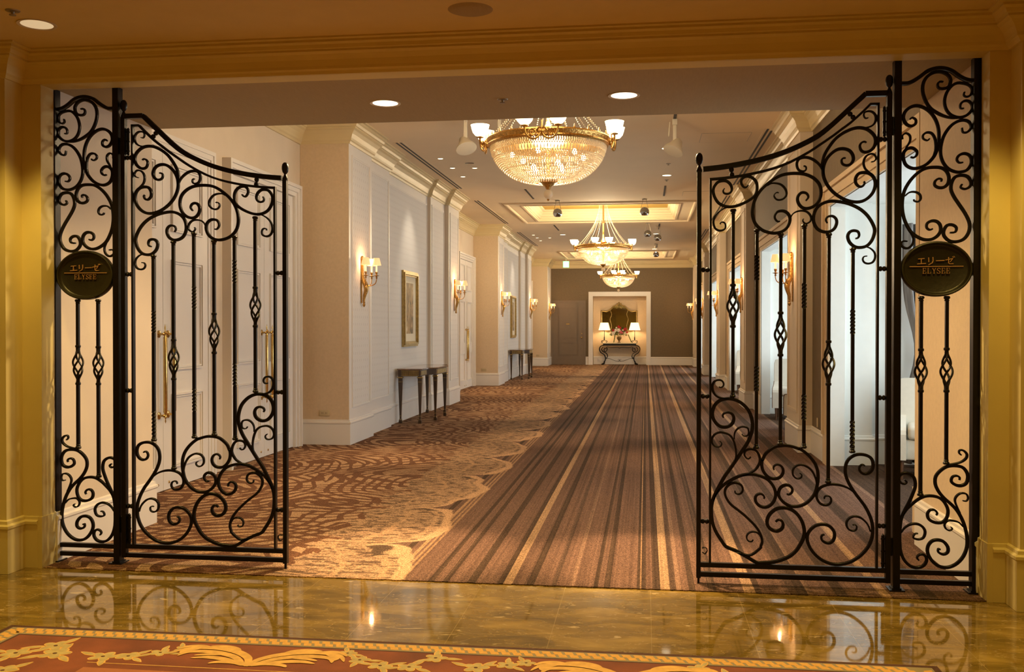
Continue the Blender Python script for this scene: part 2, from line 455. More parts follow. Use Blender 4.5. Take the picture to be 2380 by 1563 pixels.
    # pile speckle
    sp2 = N(nt, 'ShaderNodeTexNoise'); sp2.inputs['Scale'].default_value = 150; sp2.inputs['Detail'].default_value = 1; L(tc.outputs['Object'], sp2.inputs['Vector'])
    mr = N(nt, 'ShaderNodeMapRange'); mr.inputs['From Min'].default_value = .3; mr.inputs['From Max'].default_value = .7; mr.inputs['To Min'].default_value = .38; mr.inputs['To Max'].default_value = 1.72; L(sp2.outputs[0], mr.inputs[0])
    sc = N(nt, 'ShaderNodeVectorMath', operation='SCALE'); L(col, sc.inputs[0]); L(mr.outputs[0], sc.inputs['Scale'])
    L(sc.outputs[0], b.inputs['Base Color'])
    b.inputs['Roughness'].default_value = .95; b.inputs['Specular IOR Level'].default_value = .1
    bp = N(nt, 'ShaderNodeBump'); bp.inputs['Strength'].default_value = .5; bp.inputs['Distance'].default_value = .006; L(sp2.outputs[0], bp.inputs['Height']); L(bp.outputs[0], b.inputs['Normal'])
    return m
M['carpet'] = carpet()
def crystal():
    m = bpy.data.materials.new('lit_crystal_beads'); m.use_nodes = True
    nt = m.node_tree; b = nt.nodes['Principled BSDF']; L = nt.links.new
    b.inputs['Base Color'].default_value = (.98, .88, .70, 1); b.inputs['Roughness'].default_value = .08
    t = N(nt, 'ShaderNodeBsdfTranslucent'); t.inputs[0].default_value = (1, .90, .74, 1)
    mx = N(nt, 'ShaderNodeMixShader'); mx.inputs[0].default_value = .6
    L(b.outputs[0], mx.inputs[1]); L(t.outputs[0], mx.inputs[2]); L(mx.outputs[0], nt.nodes['Material Output'].inputs[0])
    return m
M['crystal'] = crystal()
def glassmat():
    m = bpy.data.materials.new('window_glass'); m.use_nodes = True
    nt = m.node_tree; L = nt.links.new
    t = N(nt, 'ShaderNodeBsdfTransparent'); g = N(nt, 'ShaderNodeBsdfGlossy'); g.inputs['Roughness'].default_value = .02
    mx = N(nt, 'ShaderNodeMixShader'); mx.inputs[0].default_value = .06
    L(t.outputs[0], mx.inputs[1]); L(g.outputs[0], mx.inputs[2]); L(mx.outputs[0], nt.nodes['Material Output'].inputs[0])
    return m
M['glass'] = glassmat()
LEAF=[
(18,"452,972 447,983 452,995 466,1002 483,1003 500,994 510,975 508,953 497,934 477,921 456,917 432,922 411,938 395,962 388,991 392,1022 405,1049 428,1070 455,1080 486,1083 517,1077 548,1062 576,1038 597,1010 610,976 616,944 616,916 609,881 597,846 580,814 559,782 539,750 518,718 487,671 460,632 429,575 408,532 391,489 384,450 384,415 388,369 400,327 419,289 444,251 468,220 521,199 582,167 641,134 693,134 745,141 789,156 831,178 865,210 889,249 904,282 910,314 906,349 894,384 873,416 846,440 816,453 785,455 754,448 727,429 708,404 700,375 704,351 720,330 744,320 765,322 784,335 791,357 785,376 772,384 758,382 749,372"),
(16,"395,489 410,525 439,566 470,593 515,620 556,639 597,645 635,643 676,631 707,613 731,585 745,554 748,526 741,498 724,473 701,458 677,456 653,466 637,485 633,506 639,523 653,532 668,532 680,523 685,512 680,505"),
(13,"607,748 602,739 590,735 578,744 571,761 577,780 594,790 618,791 638,782 652,761 659,735 657,713 647,692 632,672 611,658 587,645 556,636"),
(11,"428,836 439,827 441,815 432,804 415,802 397,809 386,828 388,853 402,874 425,885 449,885 477,877 497,861 510,837 519,806 523,778 523,750 515,718"),
(11,"557,880 563,870 575,866 590,872 595,891 590,912 573,920 552,920 532,909 518,890 513,869 514,848"),
(13,"424,1153 433,1148 447,1153 452,1169 443,1186 424,1192 403,1186 390,1167 388,1142 397,1114 417,1094 445,1086 480,1084"),
(13,"519,549 519,536 533,528 550,532 562,550 558,574 541,589 515,594 491,586 470,568 460,543 464,516 478,488 498,464 529,440 564,413 598,382 626,354 650,323 667,289 673,254 665,229 665,221 647,203 623,184 595,174 527,188"),
(11,"622,266 614,255 598,255 587,267 585,285 595,302 615,311 639,309 657,295 669,271"),
(16,"739,673 735,687 744,700 761,705 780,695 790,674 786,649 768,629 741,622 714,627 690,647 674,675 669,706 672,731 674,731 689,763 713,787 744,807 778,814 815,815 852,807 880,797 877,801 910,780 943,749 969,712 983,670 985,625 980,587 970,548 949,514 918,484 881,467 844,464 823,469 794,486 772,512 764,537 772,566 788,581 809,588 827,583 840,569 842,553 833,538 819,532 810,538"),
(11,"881,657 894,649 892,634 875,625 857,631 844,650 846,679 863,699 892,706 921,697 947,677 965,647 975,613 977,583"),
(13,"1020,512 1023,525 1037,530 1053,523 1059,503 1048,483 1025,476 999,484 982,507 977,533 985,560 1006,581 1039,594 1075,597 1112,592 1152,577 1181,555"),
(16,"1244,706 1232,714 1218,705 1214,686 1225,667 1246,660 1268,668 1284,689 1289,718 1280,748 1257,765 1224,772 1192,768 1162,750 1143,723 1136,685 1140,647 1156,606 1178,568 1207,527 1240,483 1265,438 1282,393 1288,356 1288,346 1287,314 1282,289 1267,250 1240,211 1199,174 1152,148 1098,137 1050,142 1006,161 968,192 941,230 927,268 928,304 944,332 968,354 998,364 1029,364 1056,351 1074,327 1078,301 1071,276 1053,260 1029,260 1011,271 1004,288 1009,302 1022,307"),
(11,"1177,365 1189,368 1200,359 1197,340 1179,332 1158,339 1145,359 1145,384 1161,406 1188,416 1219,410 1246,389 1265,363 1275,331"),
(9,"330,208 351,211 360,194 347,174 332,184"),
(15,"454,2306 447,2294 450,2280 464,2274 481,2276 494,2291 495,2311 484,2333 464,2348 442,2350 419,2344 403,2328 392,2307 391,2281 400,2252 419,2223 448,2205 481,2198 515,2201 549,2212 585,2229 613,2248 630,2268 638,2294 638,2325 627,2350 604,2368 579,2373 560,2365 549,2347 552,2327 565,2310 579,2311 589,2323"),
(11,"481,2195 459,2192 431,2177 407,2154 395,2129 392,2103 400,2077 417,2063 437,2061 456,2070 461,2087 456,2104 442,2110 431,2105 432,2097"),
(11,"760,2273 752,2277 739,2269 735,2255 746,2238 764,2233 786,2239 802,2257 804,2279 792,2304 770,2323 742,2330 718,2329 696,2316"),
(16,"768,2110 755,2109 742,2123 739,2141 749,2161 767,2169 792,2168 814,2152 824,2127 820,2098 805,2070 780,2051 752,2043 722,2043 684,2053 653,2072 628,2101 615,2139 613,2178 622,2222 640,2263 668,2300 702,2331 742,2359 782,2377 828,2384 875,2383 914,2376 951,2358 979,2332 993,2304 997,2272 991,2238 973,2207 946,2188 915,2181 890,2189 872,2211 866,2237 872,2258 887,2272 905,2273 920,2264 926,2245 912,2226"),
(11,"826,2124 838,2149 860,2164 890,2169 915,2164 933,2149 942,2128 937,2107 918,2095 904,2099 896,2112 900,2123"),
(14,"899,2426 912,2421 912,2403 896,2395 874,2402 863,2423 863,2448 877,2468 905,2475 935,2470 966,2452 991,2427 1005,2398 1011,2373"),
(16,"1246,2551 1234,2557 1218,2550 1210,2532 1218,2507 1237,2497 1261,2501 1284,2520 1296,2550 1293,2581 1276,2606 1250,2626 1217,2636 1181,2635 1144,2622 1107,2602 1071,2572 1039,2529 1016,2488 1004,2447 1004,2419 1007,2388"),
(16,"1132,2465 1120,2466 1110,2455 1114,2434 1135,2424 1158,2430 1174,2453 1172,2481 1154,2507 1124,2519 1091,2517 1061,2500 1032,2470 1015,2436 1008,2402 1010,2367 1023,2330 1043,2297 1074,2264 1118,2234 1165,2217 1212,2215 1251,2232 1281,2264 1294,2300 1294,2333 1280,2361 1255,2378 1223,2381 1201,2373 1187,2347 1190,2319 1209,2301 1228,2305 1237,2322 1231,2330"),
(11,"1272,2441 1290,2445 1299,2461 1290,2481 1271,2487 1247,2476 1233,2452 1232,2425 1242,2400 1264,2379 1286,2351"),
(11,"1255,2692 1240,2690 1231,2706 1237,2724 1260,2730 1283,2721 1297,2698 1294,2667 1277,2647 1250,2637 1220,2635"),
(16,"1033,2095 1024,2113 1033,2131 1059,2136 1079,2121 1084,2096 1071,2064 1043,2046 1008,2047 976,2065 957,2102 957,2143 972,2180 1003,2207 1047,2221 1094,2218 1149,2205 1204,2179 1244,2146 1273,2106 1292,2061 1289,2024 1274,1988 1248,1962 1213,1954 1182,1960 1155,1985 1145,2018 1155,2042 1177,2051 1201,2045 1208,2025 1201,2009 1187,2006"),
(11,"1244,1958 1268,1950 1291,1927 1296,1898 1284,1871 1260,1862 1238,1868 1228,1886 1235,1902 1252,1905"),]
PANEL=[
(18,"1425,2881 1452,2880 1474,2882 1505,2896 1541,2920 1576,2946 1621,2959 1665,2957 1705,2942 1740,2915 1771,2896 1802,2886 1837,2884"),
(16,"1661,2883 1641,2884 1631,2866 1640,2848 1665,2845 1692,2857 1701,2890 1687,2920 1652,2939 1612,2938 1576,2916 1555,2881 1551,2834 1565,2783 1590,2740 1622,2714 1662,2692 1706,2679 1741,2677"),
(14,"1776,2823 1772,2804 1789,2795 1810,2807 1816,2835 1802,2858 1776,2870 1736,2874 1705,2856 1680,2821 1669,2775 1676,2733 1697,2701 1728,2684 1759,2681 1790,2693 1815,2720 1817,2747 1798,2770 1772,2771 1755,2754 1755,2732 1772,2730"),
(16,"1482,2676 1495,2686 1514,2674 1512,2649 1488,2639 1463,2651 1447,2684 1456,2720 1484,2745 1519,2753 1559,2740 1595,2711 1622,2669 1637,2618 1639,2562 1632,2511 1614,2465 1578,2424 1538,2403 1498,2399 1463,2418 1448,2455 1450,2490 1471,2511 1498,2514 1521,2495 1519,2472 1503,2460 1487,2464"),
(13,"1444,2565 1443,2586 1462,2599 1483,2584 1483,2552 1467,2524 1451,2492"),
(13,"1589,2566 1578,2555 1556,2565 1554,2585 1573,2600 1600,2595 1617,2568 1622,2535 1620,2498 1609,2465"),
(15,"1763,2622 1768,2597 1790,2596 1811,2618 1806,2646 1785,2662 1754,2663 1719,2647 1689,2617 1663,2571 1650,2516 1650,2469 1664,2427 1690,2394 1725,2376 1756,2373 1791,2384 1812,2415 1813,2447 1799,2469 1773,2477 1747,2466 1736,2444 1748,2426 1769,2427"),
(16,"1652,2321 1655,2334 1638,2338 1620,2324 1618,2302 1638,2288 1667,2289 1689,2310 1694,2347 1679,2381 1652,2399 1614,2403 1571,2398 1529,2375 1487,2332 1454,2273 1443,2213 1445,2153 1459,2098 1488,2043 1521,2014 1559,1996 1597,1995 1630,2012 1650,2041 1648,2076 1629,2097 1601,2100 1578,2086 1576,2062 1592,2050 1608,2056"),
(13,"1457,2243 1482,2264 1515,2265 1538,2250 1543,2226 1529,2210 1508,2215 1506,2224"),
(13,"1487,2038 1503,2003 1498,1968 1473,1947 1446,1955 1438,1974 1449,1988 1471,1986"),
(16,"1765,2305 1757,2287 1780,2277 1807,2291 1811,2320 1793,2347 1761,2355 1728,2346 1710,2317 1705,2278 1720,2238 1748,2193 1780,2143 1803,2093 1806,2054 1794,2019 1771,1993 1734,1981 1696,1987 1669,2016 1668,2046 1686,2074 1715,2076 1735,2060 1729,2036 1700,2033"),
(15,"1460,631 1473,620 1462,608 1441,614 1430,638 1440,660 1467,670 1495,662 1515,640 1520,598 1507,555 1487,506 1463,458 1446,415 1439,372 1436,324 1437,271 1442,223 1460,176 1491,143 1525,133 1561,142 1581,169 1579,196 1560,210 1539,204 1531,189 1541,175"),
(13,"1535,328 1518,324 1510,303 1535,294 1564,304 1574,339 1559,367 1529,382 1494,378 1463,358 1444,330"),
(15,"1453,426 1471,458 1495,485 1529,517 1569,539 1610,543 1650,533 1679,506 1697,464 1690,421 1666,395 1630,392 1596,408 1586,437 1598,461 1623,464 1639,447 1633,433"),
(16,"1757,636 1759,650 1743,660 1721,654 1714,628 1735,609 1765,604 1794,619 1803,657 1793,688 1770,710 1730,717 1690,711 1655,687 1630,653 1628,611 1646,569 1676,532 1711,501 1741,469 1766,429 1785,382 1798,329 1801,277 1793,234 1772,192 1737,157 1692,139 1647,146 1612,175 1589,217 1589,254 1607,283 1636,294 1671,287 1696,257 1696,226 1672,213 1647,224 1645,243 1657,240"),
(13,"1690,723 1730,728 1765,738 1792,759 1797,783 1779,803 1759,805 1755,790 1767,777"),
(11,"1776,520 1795,518 1804,535 1795,558 1766,562 1742,544 1734,518 1747,481 1763,450"),
(11,"1712,370 1721,360 1706,349 1685,360 1679,384 1696,405 1726,405 1756,396 1779,371"),]

# ================================================================ SETTING
ZC = 4.10
def seg_left():
    pts = []
    for k in range(2):
        o = 12.72 * k
        if k == 0: pts += [(-3.72, 7.05), (-4.36, 7.05)]
        pts += [(-4.36, 12.06 + o), (-3.72, 12.06 + o), (-3.72, 13.10 + o), (-3.80, 13.10 + o), (-3.80, 14.35 + o), (-3.86, 14.35 + o),
                (-3.86, 17.2 + o), (-3.80, 17.2 + o), (-3.80, 18.42 + o), (-3.72, 18.42 + o), (-3.72, 19.46 + o), (-4.36, 19.46 + o)]
    pts += [(-4.36, 37.5), (-3.72, 37.5), (-3.72, 39.0)]
    return pts
LW = seg_left()
def ring_wall(path, xback, z0, z1, m, name):
    """wall prism per straight run so that near end faces can carry their own covering"""
    pass
# corridor-long wall bodies
mb = MB(); mb.prism([(-4.9, 7.05)] + LW + [(-4.9, 39.0)], 0, ZC)
struct('wall_left', mb, M['cream'])
# pilaster end faces: linen covering
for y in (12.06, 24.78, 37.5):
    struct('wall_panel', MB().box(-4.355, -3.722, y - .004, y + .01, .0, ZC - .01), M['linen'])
# tunnel (gateway) cheeks and the bulkhead above
struct('wall_gateway_left', MB().box(-4.9, -3.72, 5.66, 7.05, 0, 3.01), M['cream'])
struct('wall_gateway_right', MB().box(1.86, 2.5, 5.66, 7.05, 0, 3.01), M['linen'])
struct('ceiling_bulkhead', MB().box(-4.9, 2.5, 5.79, 7.08, 3.01, ZC + .1), M['soffit'])
struct('trim_1', MB().box(-3.84, 1.96, 5.655, 5.79, 3.0, 3.3), M['lobby'])
# thin painted returns at the front edge of the cheeks
struct('trim_2', MB().box(-3.86, -3.712, 5.652, 5.78, 0, 3.0), M['lobby'])
struct('trim_3', MB().box(1.852, 1.98, 5.652, 5.78, 0, 3.0), M['lobby'])
# right wall : piers, lintels, pilasters
YO = [(7.50 + 6.36 * k, 10.95 + 6.36 * k) for k in range(5)]
mb = MB(); y = 7.05
for a, b in YO:
    mb.box(1.97, 2.12, y, a, 0, ZC); mb.box(1.97, 2.12, a, b, 2.80, ZC); y = b
mb.box(1.97, 2.12, y, 39.0, 0, ZC)
struct('wall_right', mb, M['taupe'])
PIL = [12.06 + 6.36 * k for k in range(5)]
for y in PIL:
    mb = MB(); mb.box(1.82, 1.969, y, y + 1.04, 0, ZC)
    struct('wall_pilaster_right', mb, M['cream'])
    f = MB()
    f.box(1.806, 1.8195, y + .14, y + .175, .50, 3.66); f.box(1.806, 1.8195, y + .865, y + .90, .50, 3.66)
    f.box(1.806, 1.8195, y + .14, y + .90, .465, .50); f.box(1.806, 1.8195, y + .14, y + .90, 3.66, 3.695)
    struct('trim_pilaster_right', f, M['cream'])
# far wall with the mirror niche
mb = MB()
mb.box(-4.9, -2.06, 39.0, 39.15, 0, ZC); mb.box(.04, 2.12, 39.0, 39.15, 0, ZC); mb.box(-2.06, .04, 39.0, 39.15, 2.72, ZC)
struct('wall_back', mb, M['taupe'])
mb = MB()
mb.box(-2.2, .18, 39.62, 39.7, 0, 2.9); mb.box(-2.2, -2.06, 39.15, 39.62, 0, 2.9); mb.box(.04, .18, 39.15, 39.62, 0, 2.9); mb.box(-2.06, .04, 39.15, 39.62, 2.72, 2.9)
struct('wall_niche', mb, M['linen'])
def casing(name, x0, x1, z1, w, yf, m):
    """stepped casing on a wall facing -Y"""
    c = MB()
    for o0, o1, d in ((0, .45, .03), (.45, .8, .05), (.8, 1, .07)):
        a, b = w * o0, w * o1
        c.box(x0 - b, x0 - a, yf - d, yf + .01, 0, z1 + b); c.box(x1 + a, x1 + b, yf - d, yf + .01, 0, z1 + b)
        c.box(x0 - a, x1 + a, yf - d, yf + .01, z1 + a, z1 + b)
    return struct(name, c, m)
casing('trim_niche', -2.06, .04, 2.72, .17, 39.0, M['white'])
# ceilings
COF = [(7.9, 11.4), (20.9, 24.0), (34.0, 37.0)]
CX0, CX1 = -2.62, .72
mb = MB(); y = 7.0
for a, b in COF:
    mb.box(-4.9, 4.0, y, a, ZC, ZC + .12); mb.box(-4.9, CX0, a, b, ZC, ZC + .12); mb.box(CX1, 4.0, a, b, ZC, ZC + .12); y = b
mb.box(-4.9, 4.0, y, 39.7, ZC, ZC + .12)
struct('ceiling', mb, M['ceil'])
for a, b in COF:
    struct('ceiling_recess', MB().box(CX0 - .1, CX1 + .1, a - .1, b + .1, 4.355, 4.5), M['gold_ceil'])
    prof = [(0, 4.42), (.0, 4.09), (-.02, 4.075), (-.05, 4.075), (-.06, 4.1), (.0, 4.12)]
    c = MB()
    path = [(CX0, a), (CX0, b), (CX1, b), (CX1, a)]
    c.sweep(path, [(-.02, 4.36), (-.02, 4.085), (.03, 4.085), (.03, 4.11), (.05, 4.115), (.05, 4.14), (.075, 4.15), (.075, 4.18), (.11, 4.21), (.11, 4.24), (.15, 4.27), (.15, 4.30), (.20, 4.32), (.20, 4.36)], 1, True)
    struct('trim_recess', c, M['ceil'])
    c = MB()
    p2 = [(CX0 - .33, a - .40), (CX0 - .33, b + .38), (CX1 + .33, b + .38), (CX1 + .33, a - .40)]
    c.sweep(p2, [(-.02, 4.101), (-.02, 4.085), (0, 4.07), (.03, 4.07), (.05, 4.085), (.05, 4.101)], 1, True)
    struct('trim_recess', c, M['ceil'])
# cornice + baseboards
CR = [(0, -.28), (.018, -.28), (.03, -.255), (.045, -.24), (.05, -.215), (.07, -.165), (.10, -.125), (.125, -.108), (.125, -.09), (.14, -.085), (.15, -.055), (.17, -.04), (.17, -.02), (.20, -.015), (.20, 0), (0, 0)]
CRC = [(o, ZC + z) for o, z in CR]
BB = [(0, 0), (.022, 0), (.022, .265), (.03, .275), (.03, .29), (.016, .30), (.014, .318), (0, .325)]
BB0 = [(o, z + .001) for o, z in BB]
struct('trim_cornice_left', MB().sweep([(-3.72, 7.08)] + LW[0:], CRC, 1), M['crown'])
RW = [(1.97, 7.08)]
for y in PIL: RW += [(1.97, y), (1.82, y), (1.82, y + 1.04), (1.97, y + 1.04)]
RW += [(1.97, 39.0)]
struct('trim_cornice_right', MB().sweep(RW, CRC, -1), M['crown'])
struct('trim_cornice_back', MB().sweep([(-3.72, 39.0), (1.97, 39.0)], CRC, 1), M['crown'])
struct('trim_cornice_bulkhead', MB().sweep([(1.97, 7.08), (-3.72, 7.08)], CRC, 1), M['crown'])
def bb(name, paths, side, m):
    c = MB()
    for p in paths: c.sweep(p, BB0, side)
    return struct(name, c, m)
DOORS = [(7.48, 9.34), (9.87, 11.73)]
lp = []
for k in range(3):
    o = 12.72 * k
    if k == 0: lp.append([(-3.72, 5.79), (-3.72, 7.05), (-4.36, 7.05), (-4.36, 7.36)])
    if k == 2: lp.append([(-4.36, 11.83 + o), (-4.36, 12.06 + o), (-3.72, 12.06 + o), (-3.72, 39.0), (-3.68, 39.0)]); break
    i0 = 2 + 12 * k
    lp.append([(-4.36, 11.83 + o)] + LW[i0:i0 + 12] + [(-4.36, 7.36 + o + 12.72)])
bb('baseboard_left', lp, 1, M['white'])
rp = [[(1.86, 5.79), (1.86, 7.05), (1.97, 7.05), (1.97, 7.5)]]
for i, y in enumerate(PIL):
    e = 7.5 + 6.36 * (i + 1) if i < 4 else 39.0
    rp.append([(1.97, y - .86 + .0), (1.97, y), (1.82, y), (1.82, y + 1.04), (1.97, y + 1.04), (1.97, e)])
bb('baseboard_right', rp, -1, M['white'])
bb('baseboard_back', [[(-2.36, 39.0), (-2.23, 39.0)], [(.21, 39.0), (1.97, 39.0)], [(-2.06, 39.62), (.04, 39.62)]], 1, M['white'])
# casings of the alcove openings (facing -X)
for a, b in YO:
    c = MB()
    for o0, o1, d in ((0, .30, .02), (.30, .42, .035), (.42, .78, .028), (.78, 1, .055)):
        p, q = .22 * o0, .22 * o1
        c.box(1.97 - d, 1.975, b + p, b + q, .326, 2.80 + q); c.box(1.97 - d, 1.975, a - q, a - p, .326, 2.80 + q)
        c.box(1.97 - d, 1.975, a - p, b + p, 2.80 + p, 2.80 + q)
    c.box(1.935, 1.975, b, b + .23, .0, .335); c.box(1.935, 1.975, a - .23, a, .0, .335)
    struct('trim_opening', c, M['linen'])
    struct('trim_reveal', MB().box(1.976, 2.125, b - .004, b + .11, 0, 2.80).box(1.976, 2.125, a - .11, a + .004, 0, 2.80).box(1.976, 2.125, a, b, 2.795, 2.85), M['alcove'])
# alcoves
for i, (a, b) in enumerate(YO):
    y0, y1 = a - .1, b + .1
    mb = MB()
    mb.box(2.12, 2.43, y1, y1 + .3, 0, 2.84); mb.box(2.43, 3.6, y1 + .12, y1 + .3, 0, 2.84)
    mb.box(2.12, 2.43, y0 - .3, y0, 0, 2.84); mb.box(2.43, 3.6, y0 - .3, y0 - .12, 0, 2.84)
    struct('wall_alcove', mb, M['alcove'])
    struct('ceiling_alcove', MB().box(2.12, 3.6, y0 - .3, y1 + .3, 2.84, 2.95), M['alcove'])
    mb = MB()
    mb.box(3.5, 3.6, y0 - .12, y1 + .12, 0, .42); mb.box(3.5, 3.6, y0 - .12, y1 + .12, 2.62, 2.84)
    struct('wall_window', mb, M['alcove'])
    c = MB()
    c.sweep([(2.12, y1), (2.43, y1), (2.43, y1 + .12), (3.5, y1 + .12)], BB0, 1)
    c.sweep([(3.5, y0 - .12), (2.43, y0 - .12), (2.43, y0), (2.12, y0)], BB0, 1)
    c.sweep([(3.5, y1 + .12), (3.5, y0 - .12)], BB0, 1)
    struct('baseboard_alcove', c, M['alcove'])
    w = empty('window_%d' % (i + 1), (3.5, (a + b) / 2, .42)); w['kind'] = 'structure'
    f = MB(); O = w.location
    f.box(3.49, 3.56, y0 - .12, y1 + .12, .42, .48); f.box(3.49, 3.56, y0 - .12, y1 + .12, 2.56, 2.62)
    ny = 4
    for t in range(ny + 1):
        yy = y0 - .12 + (y1 - y0 + .24) * t / ny
        f.box(3.49, 3.56, yy - .03, yy + .03, .48, 2.56)
    f.build('window_frame', M['alcove'], w, origin=O)
    MB().box(3.52, 3.53, y0 - .10, y1 + .10, .48, 2.56).build('window_glass', M['glass'], w, origin=O)
    MB().box(3.36, 3.52, y0 - .10, y1 + .10, .39, .42).build('window_sill', M['alcove'], w, origin=O)
# lobby shell
struct('wall_front_left', MB().box(-7, -3.84, 5.49, 5.7, 0, 3.3), M['lobby'])
struct('wall_front_right', MB().box(1.96, 5.2, 5.49, 5.7, 0, 3.3), M['lobby'])
struct('wall_lobby_left', MB().box(-7.15, -7, -3.15, 5.7, 0, 3.3), M['lobby'])
struct('wall_lobby_right', MB().box(5.2, 5.35, -3.15, 5.7, 0, 3.3), M['lobby'])
struct('wall_lobby_back', MB().box(-7.15, 5.35, -3.15, -3, 0, 3.3), M['lobby'])
struct('ceiling_lobby', MB().box(-7, 5.2, -3, 5.66, 3.18, 3.3), M['lobbyceil'])
CL = [(o * .85, 3.18 + z * .64) for o, z in CR]
LP = [(-7, 5.49), (-3.84, 5.49), (-3.84, 5.66), (1.96, 5.66), (1.96, 5.49), (5.2, 5.49)]
struct('trim_cornice_lobby', MB().sweep(LP, CL, 1), M['lobby'])
c = MB(); c.sweep([(-7, 5.49), (-3.84, 5.49), (-3.84, 5.66), (-3.735, 5.66)], BB0, 1); c.sweep([(1.875, 5.66), (1.96, 5.66), (1.96, 5.49), (5.2, 5.49)], BB0, 1)
struct('baseboard_lobby', c, M['lobby'])
struct('trim_base_return', MB().box(-3.735, -3.706, 5.64, 5.79, 0, .32).box(1.846, 1.875, 5.64, 5.79, 0, .32), M['lobby'])
# floors
struct('floor_lobby', MB().box(-7, 5.2, -3, 5.655, -.1, 0), M['marble'])
fl = MB()
fl.box(-4.9, 3.6, 5.655, 39.7, -.1, .004)
# ragged pile along the cut edge
rr = random.Random(3); x = -3.7
while x < 1.84:
    wv = rr.uniform(.008, .02); d = rr.uniform(.002, .012)
    fl.box(x, x + wv, 5.655 - d, 5.66, .0005, .006); x += wv
struct('floor_carpet', fl, M['carpet'])

# white panelled double doors of the ballroom side
dn = 0
for k in range(3):
    for (a, b) in DOORS:
        o = 12.72 * k; a1, b1 = a + o, b + o; dn += 1
        d = empty('door_%d' % dn, (-4.36, (a1 + b1) / 2, 0)); d['kind'] = 'structure'; O = d.location
        thick = .10 if a > 9 else .05
        c = MB()
        for q0, q1, dd in ((0, .05, thick * .6), (.05, .10, thick * .8), (.10, .14, thick)):
            c.box(-4.36, -4.36 + dd, a1 - q1, a1 - q0, 0.005, 3.12 + q1); c.box(-4.36, -4.36 + dd, b1 + q0, b1 + q1, 0.005, 3.12 + q1)
            c.box(-4.36, -4.36 + dd, a1 - q0, b1 + q0, 3.12 + q0, 3.12 + q1)
        c.build('door_frame', M['white'], d, origin=O)
        mid = (a1 + b1) / 2
        for s in (-1, 1):
            p0, p1 = (a1 + .004, mid - .003) if s < 0 else (mid + .003, b1 - .004)
            lf = MB(); lf.box(-4.359, -4.335, p0, p1, .012, 3.115)
            for z0, z1 in ((.2, .88), (1.1, 2.12), (2.38, 3.0)):
                u0, u1 = p0 + .15, p1 - .15
                for q, dd in ((0, .024), (.020, .014)):
                    lf.box(-4.336, -4.335 + dd, u0 + q, u0 + q + .016, z0 + q, z1 - q); lf.box(-4.336, -4.335 + dd, u1 - q - .016, u1 - q, z0 + q, z1 - q)
                    lf.box(-4.336, -4.335 + dd, u0 + q + .016, u1 - q - .016, z0 + q, z0 + q + .016); lf.box(-4.336, -4.335 + dd, u0 + q + .016, u1 - q - .016, z1 - q - .016, z1 - q)
            lo = lf.build('door_leaf', M['white'], d, origin=O)
            hy = mid + s * .085
            h = MB()
            h.lathe([(.0, .63), (.007, .65), (.004, .67), (.014, .69), (.008, .705), (.011, .72), (.017, .735), (.017, 1.40), (.011, 1.415), (.008, 1.43), (.014, 1.445), (.004, 1.465), (.008, 1.49), (0, 1.53)], (-4.27, hy, 0), 12)
            for z in (.70, 1.435):
                h.lathe_axis([(.034, 0), (.034, .008), (.012, .014), (.010, .045), (.018, .055), (.010, .065)], (-4.335, hy, z), (1, 0, 0), 12)
            h.build('door_handle', M['brass'], lo, True, origin=O)
            s_ = MB(); s_.lathe_axis([(.013, 0), (.013, .006), (.009, .008)], (-4.335, hy + s * .02, .075), (1, 0, 0), 10)
            s_.build('door_bolt_cap', M['brass'], lo, True, origin=O)
# taupe service door at the far end
d = empty('door_%d' % (dn + 1), (-3.05, 39, 0)); d['kind'] = 'structure'; O = d.location
c = MB(); c.box(-3.72, -3.64, 38.96, 39.0, .005, 2.55); c.box(-2.42, -2.34, 38.96, 39.0, .005, 2.55); c.box(-3.64, -2.42, 38.96, 39.0, 2.47, 2.55)
c.build('door_frame', M['taupedoor'], d, origin=O)
lf = MB(); lf.box(-3.64, -2.42, 38.98, 38.998, .01, 2.468)
for z0, z1 in ((.36, .90), (1.05, 2.28)):
    for q in (0, .03):
        lf.box(-3.44 + q, -3.42 + q, 38.965, 38.982, z0 + q, z1 - q); lf.box(-2.64 - q, -2.62 - q, 38.965, 38.982, z0 + q, z1 - q)
        lf.box(-3.42 + q, -2.64 - q, 38.965, 38.982, z0 + q, z0 + .02 + q); lf.box(-3.42 + q, -2.64 - q, 38.965, 38.982, z1 - .02 - q, z1 - q)
lo = lf.build('door_leaf', M['taupedoor'], d, origin=O)
MB().lathe_axis([(.03, 0), (.03, .01), (.012, .015), (.012, .05), (.03, .06), (.026, .08), (0, .085)], (-2.50, 38.98, 1.08), (0, -1, 0), 12).lathe_axis([(.018, 0), (.018, .015)], (-2.50, 38.98, 1.24), (0, -1, 0), 10).build('door_knob', M['brass'], lo, True, origin=O)
MB().box(-3.12, -2.98, 38.972, 38.98, 1.60, 1.64).build('door_number_plate', M['brass'], lo, origin=O)

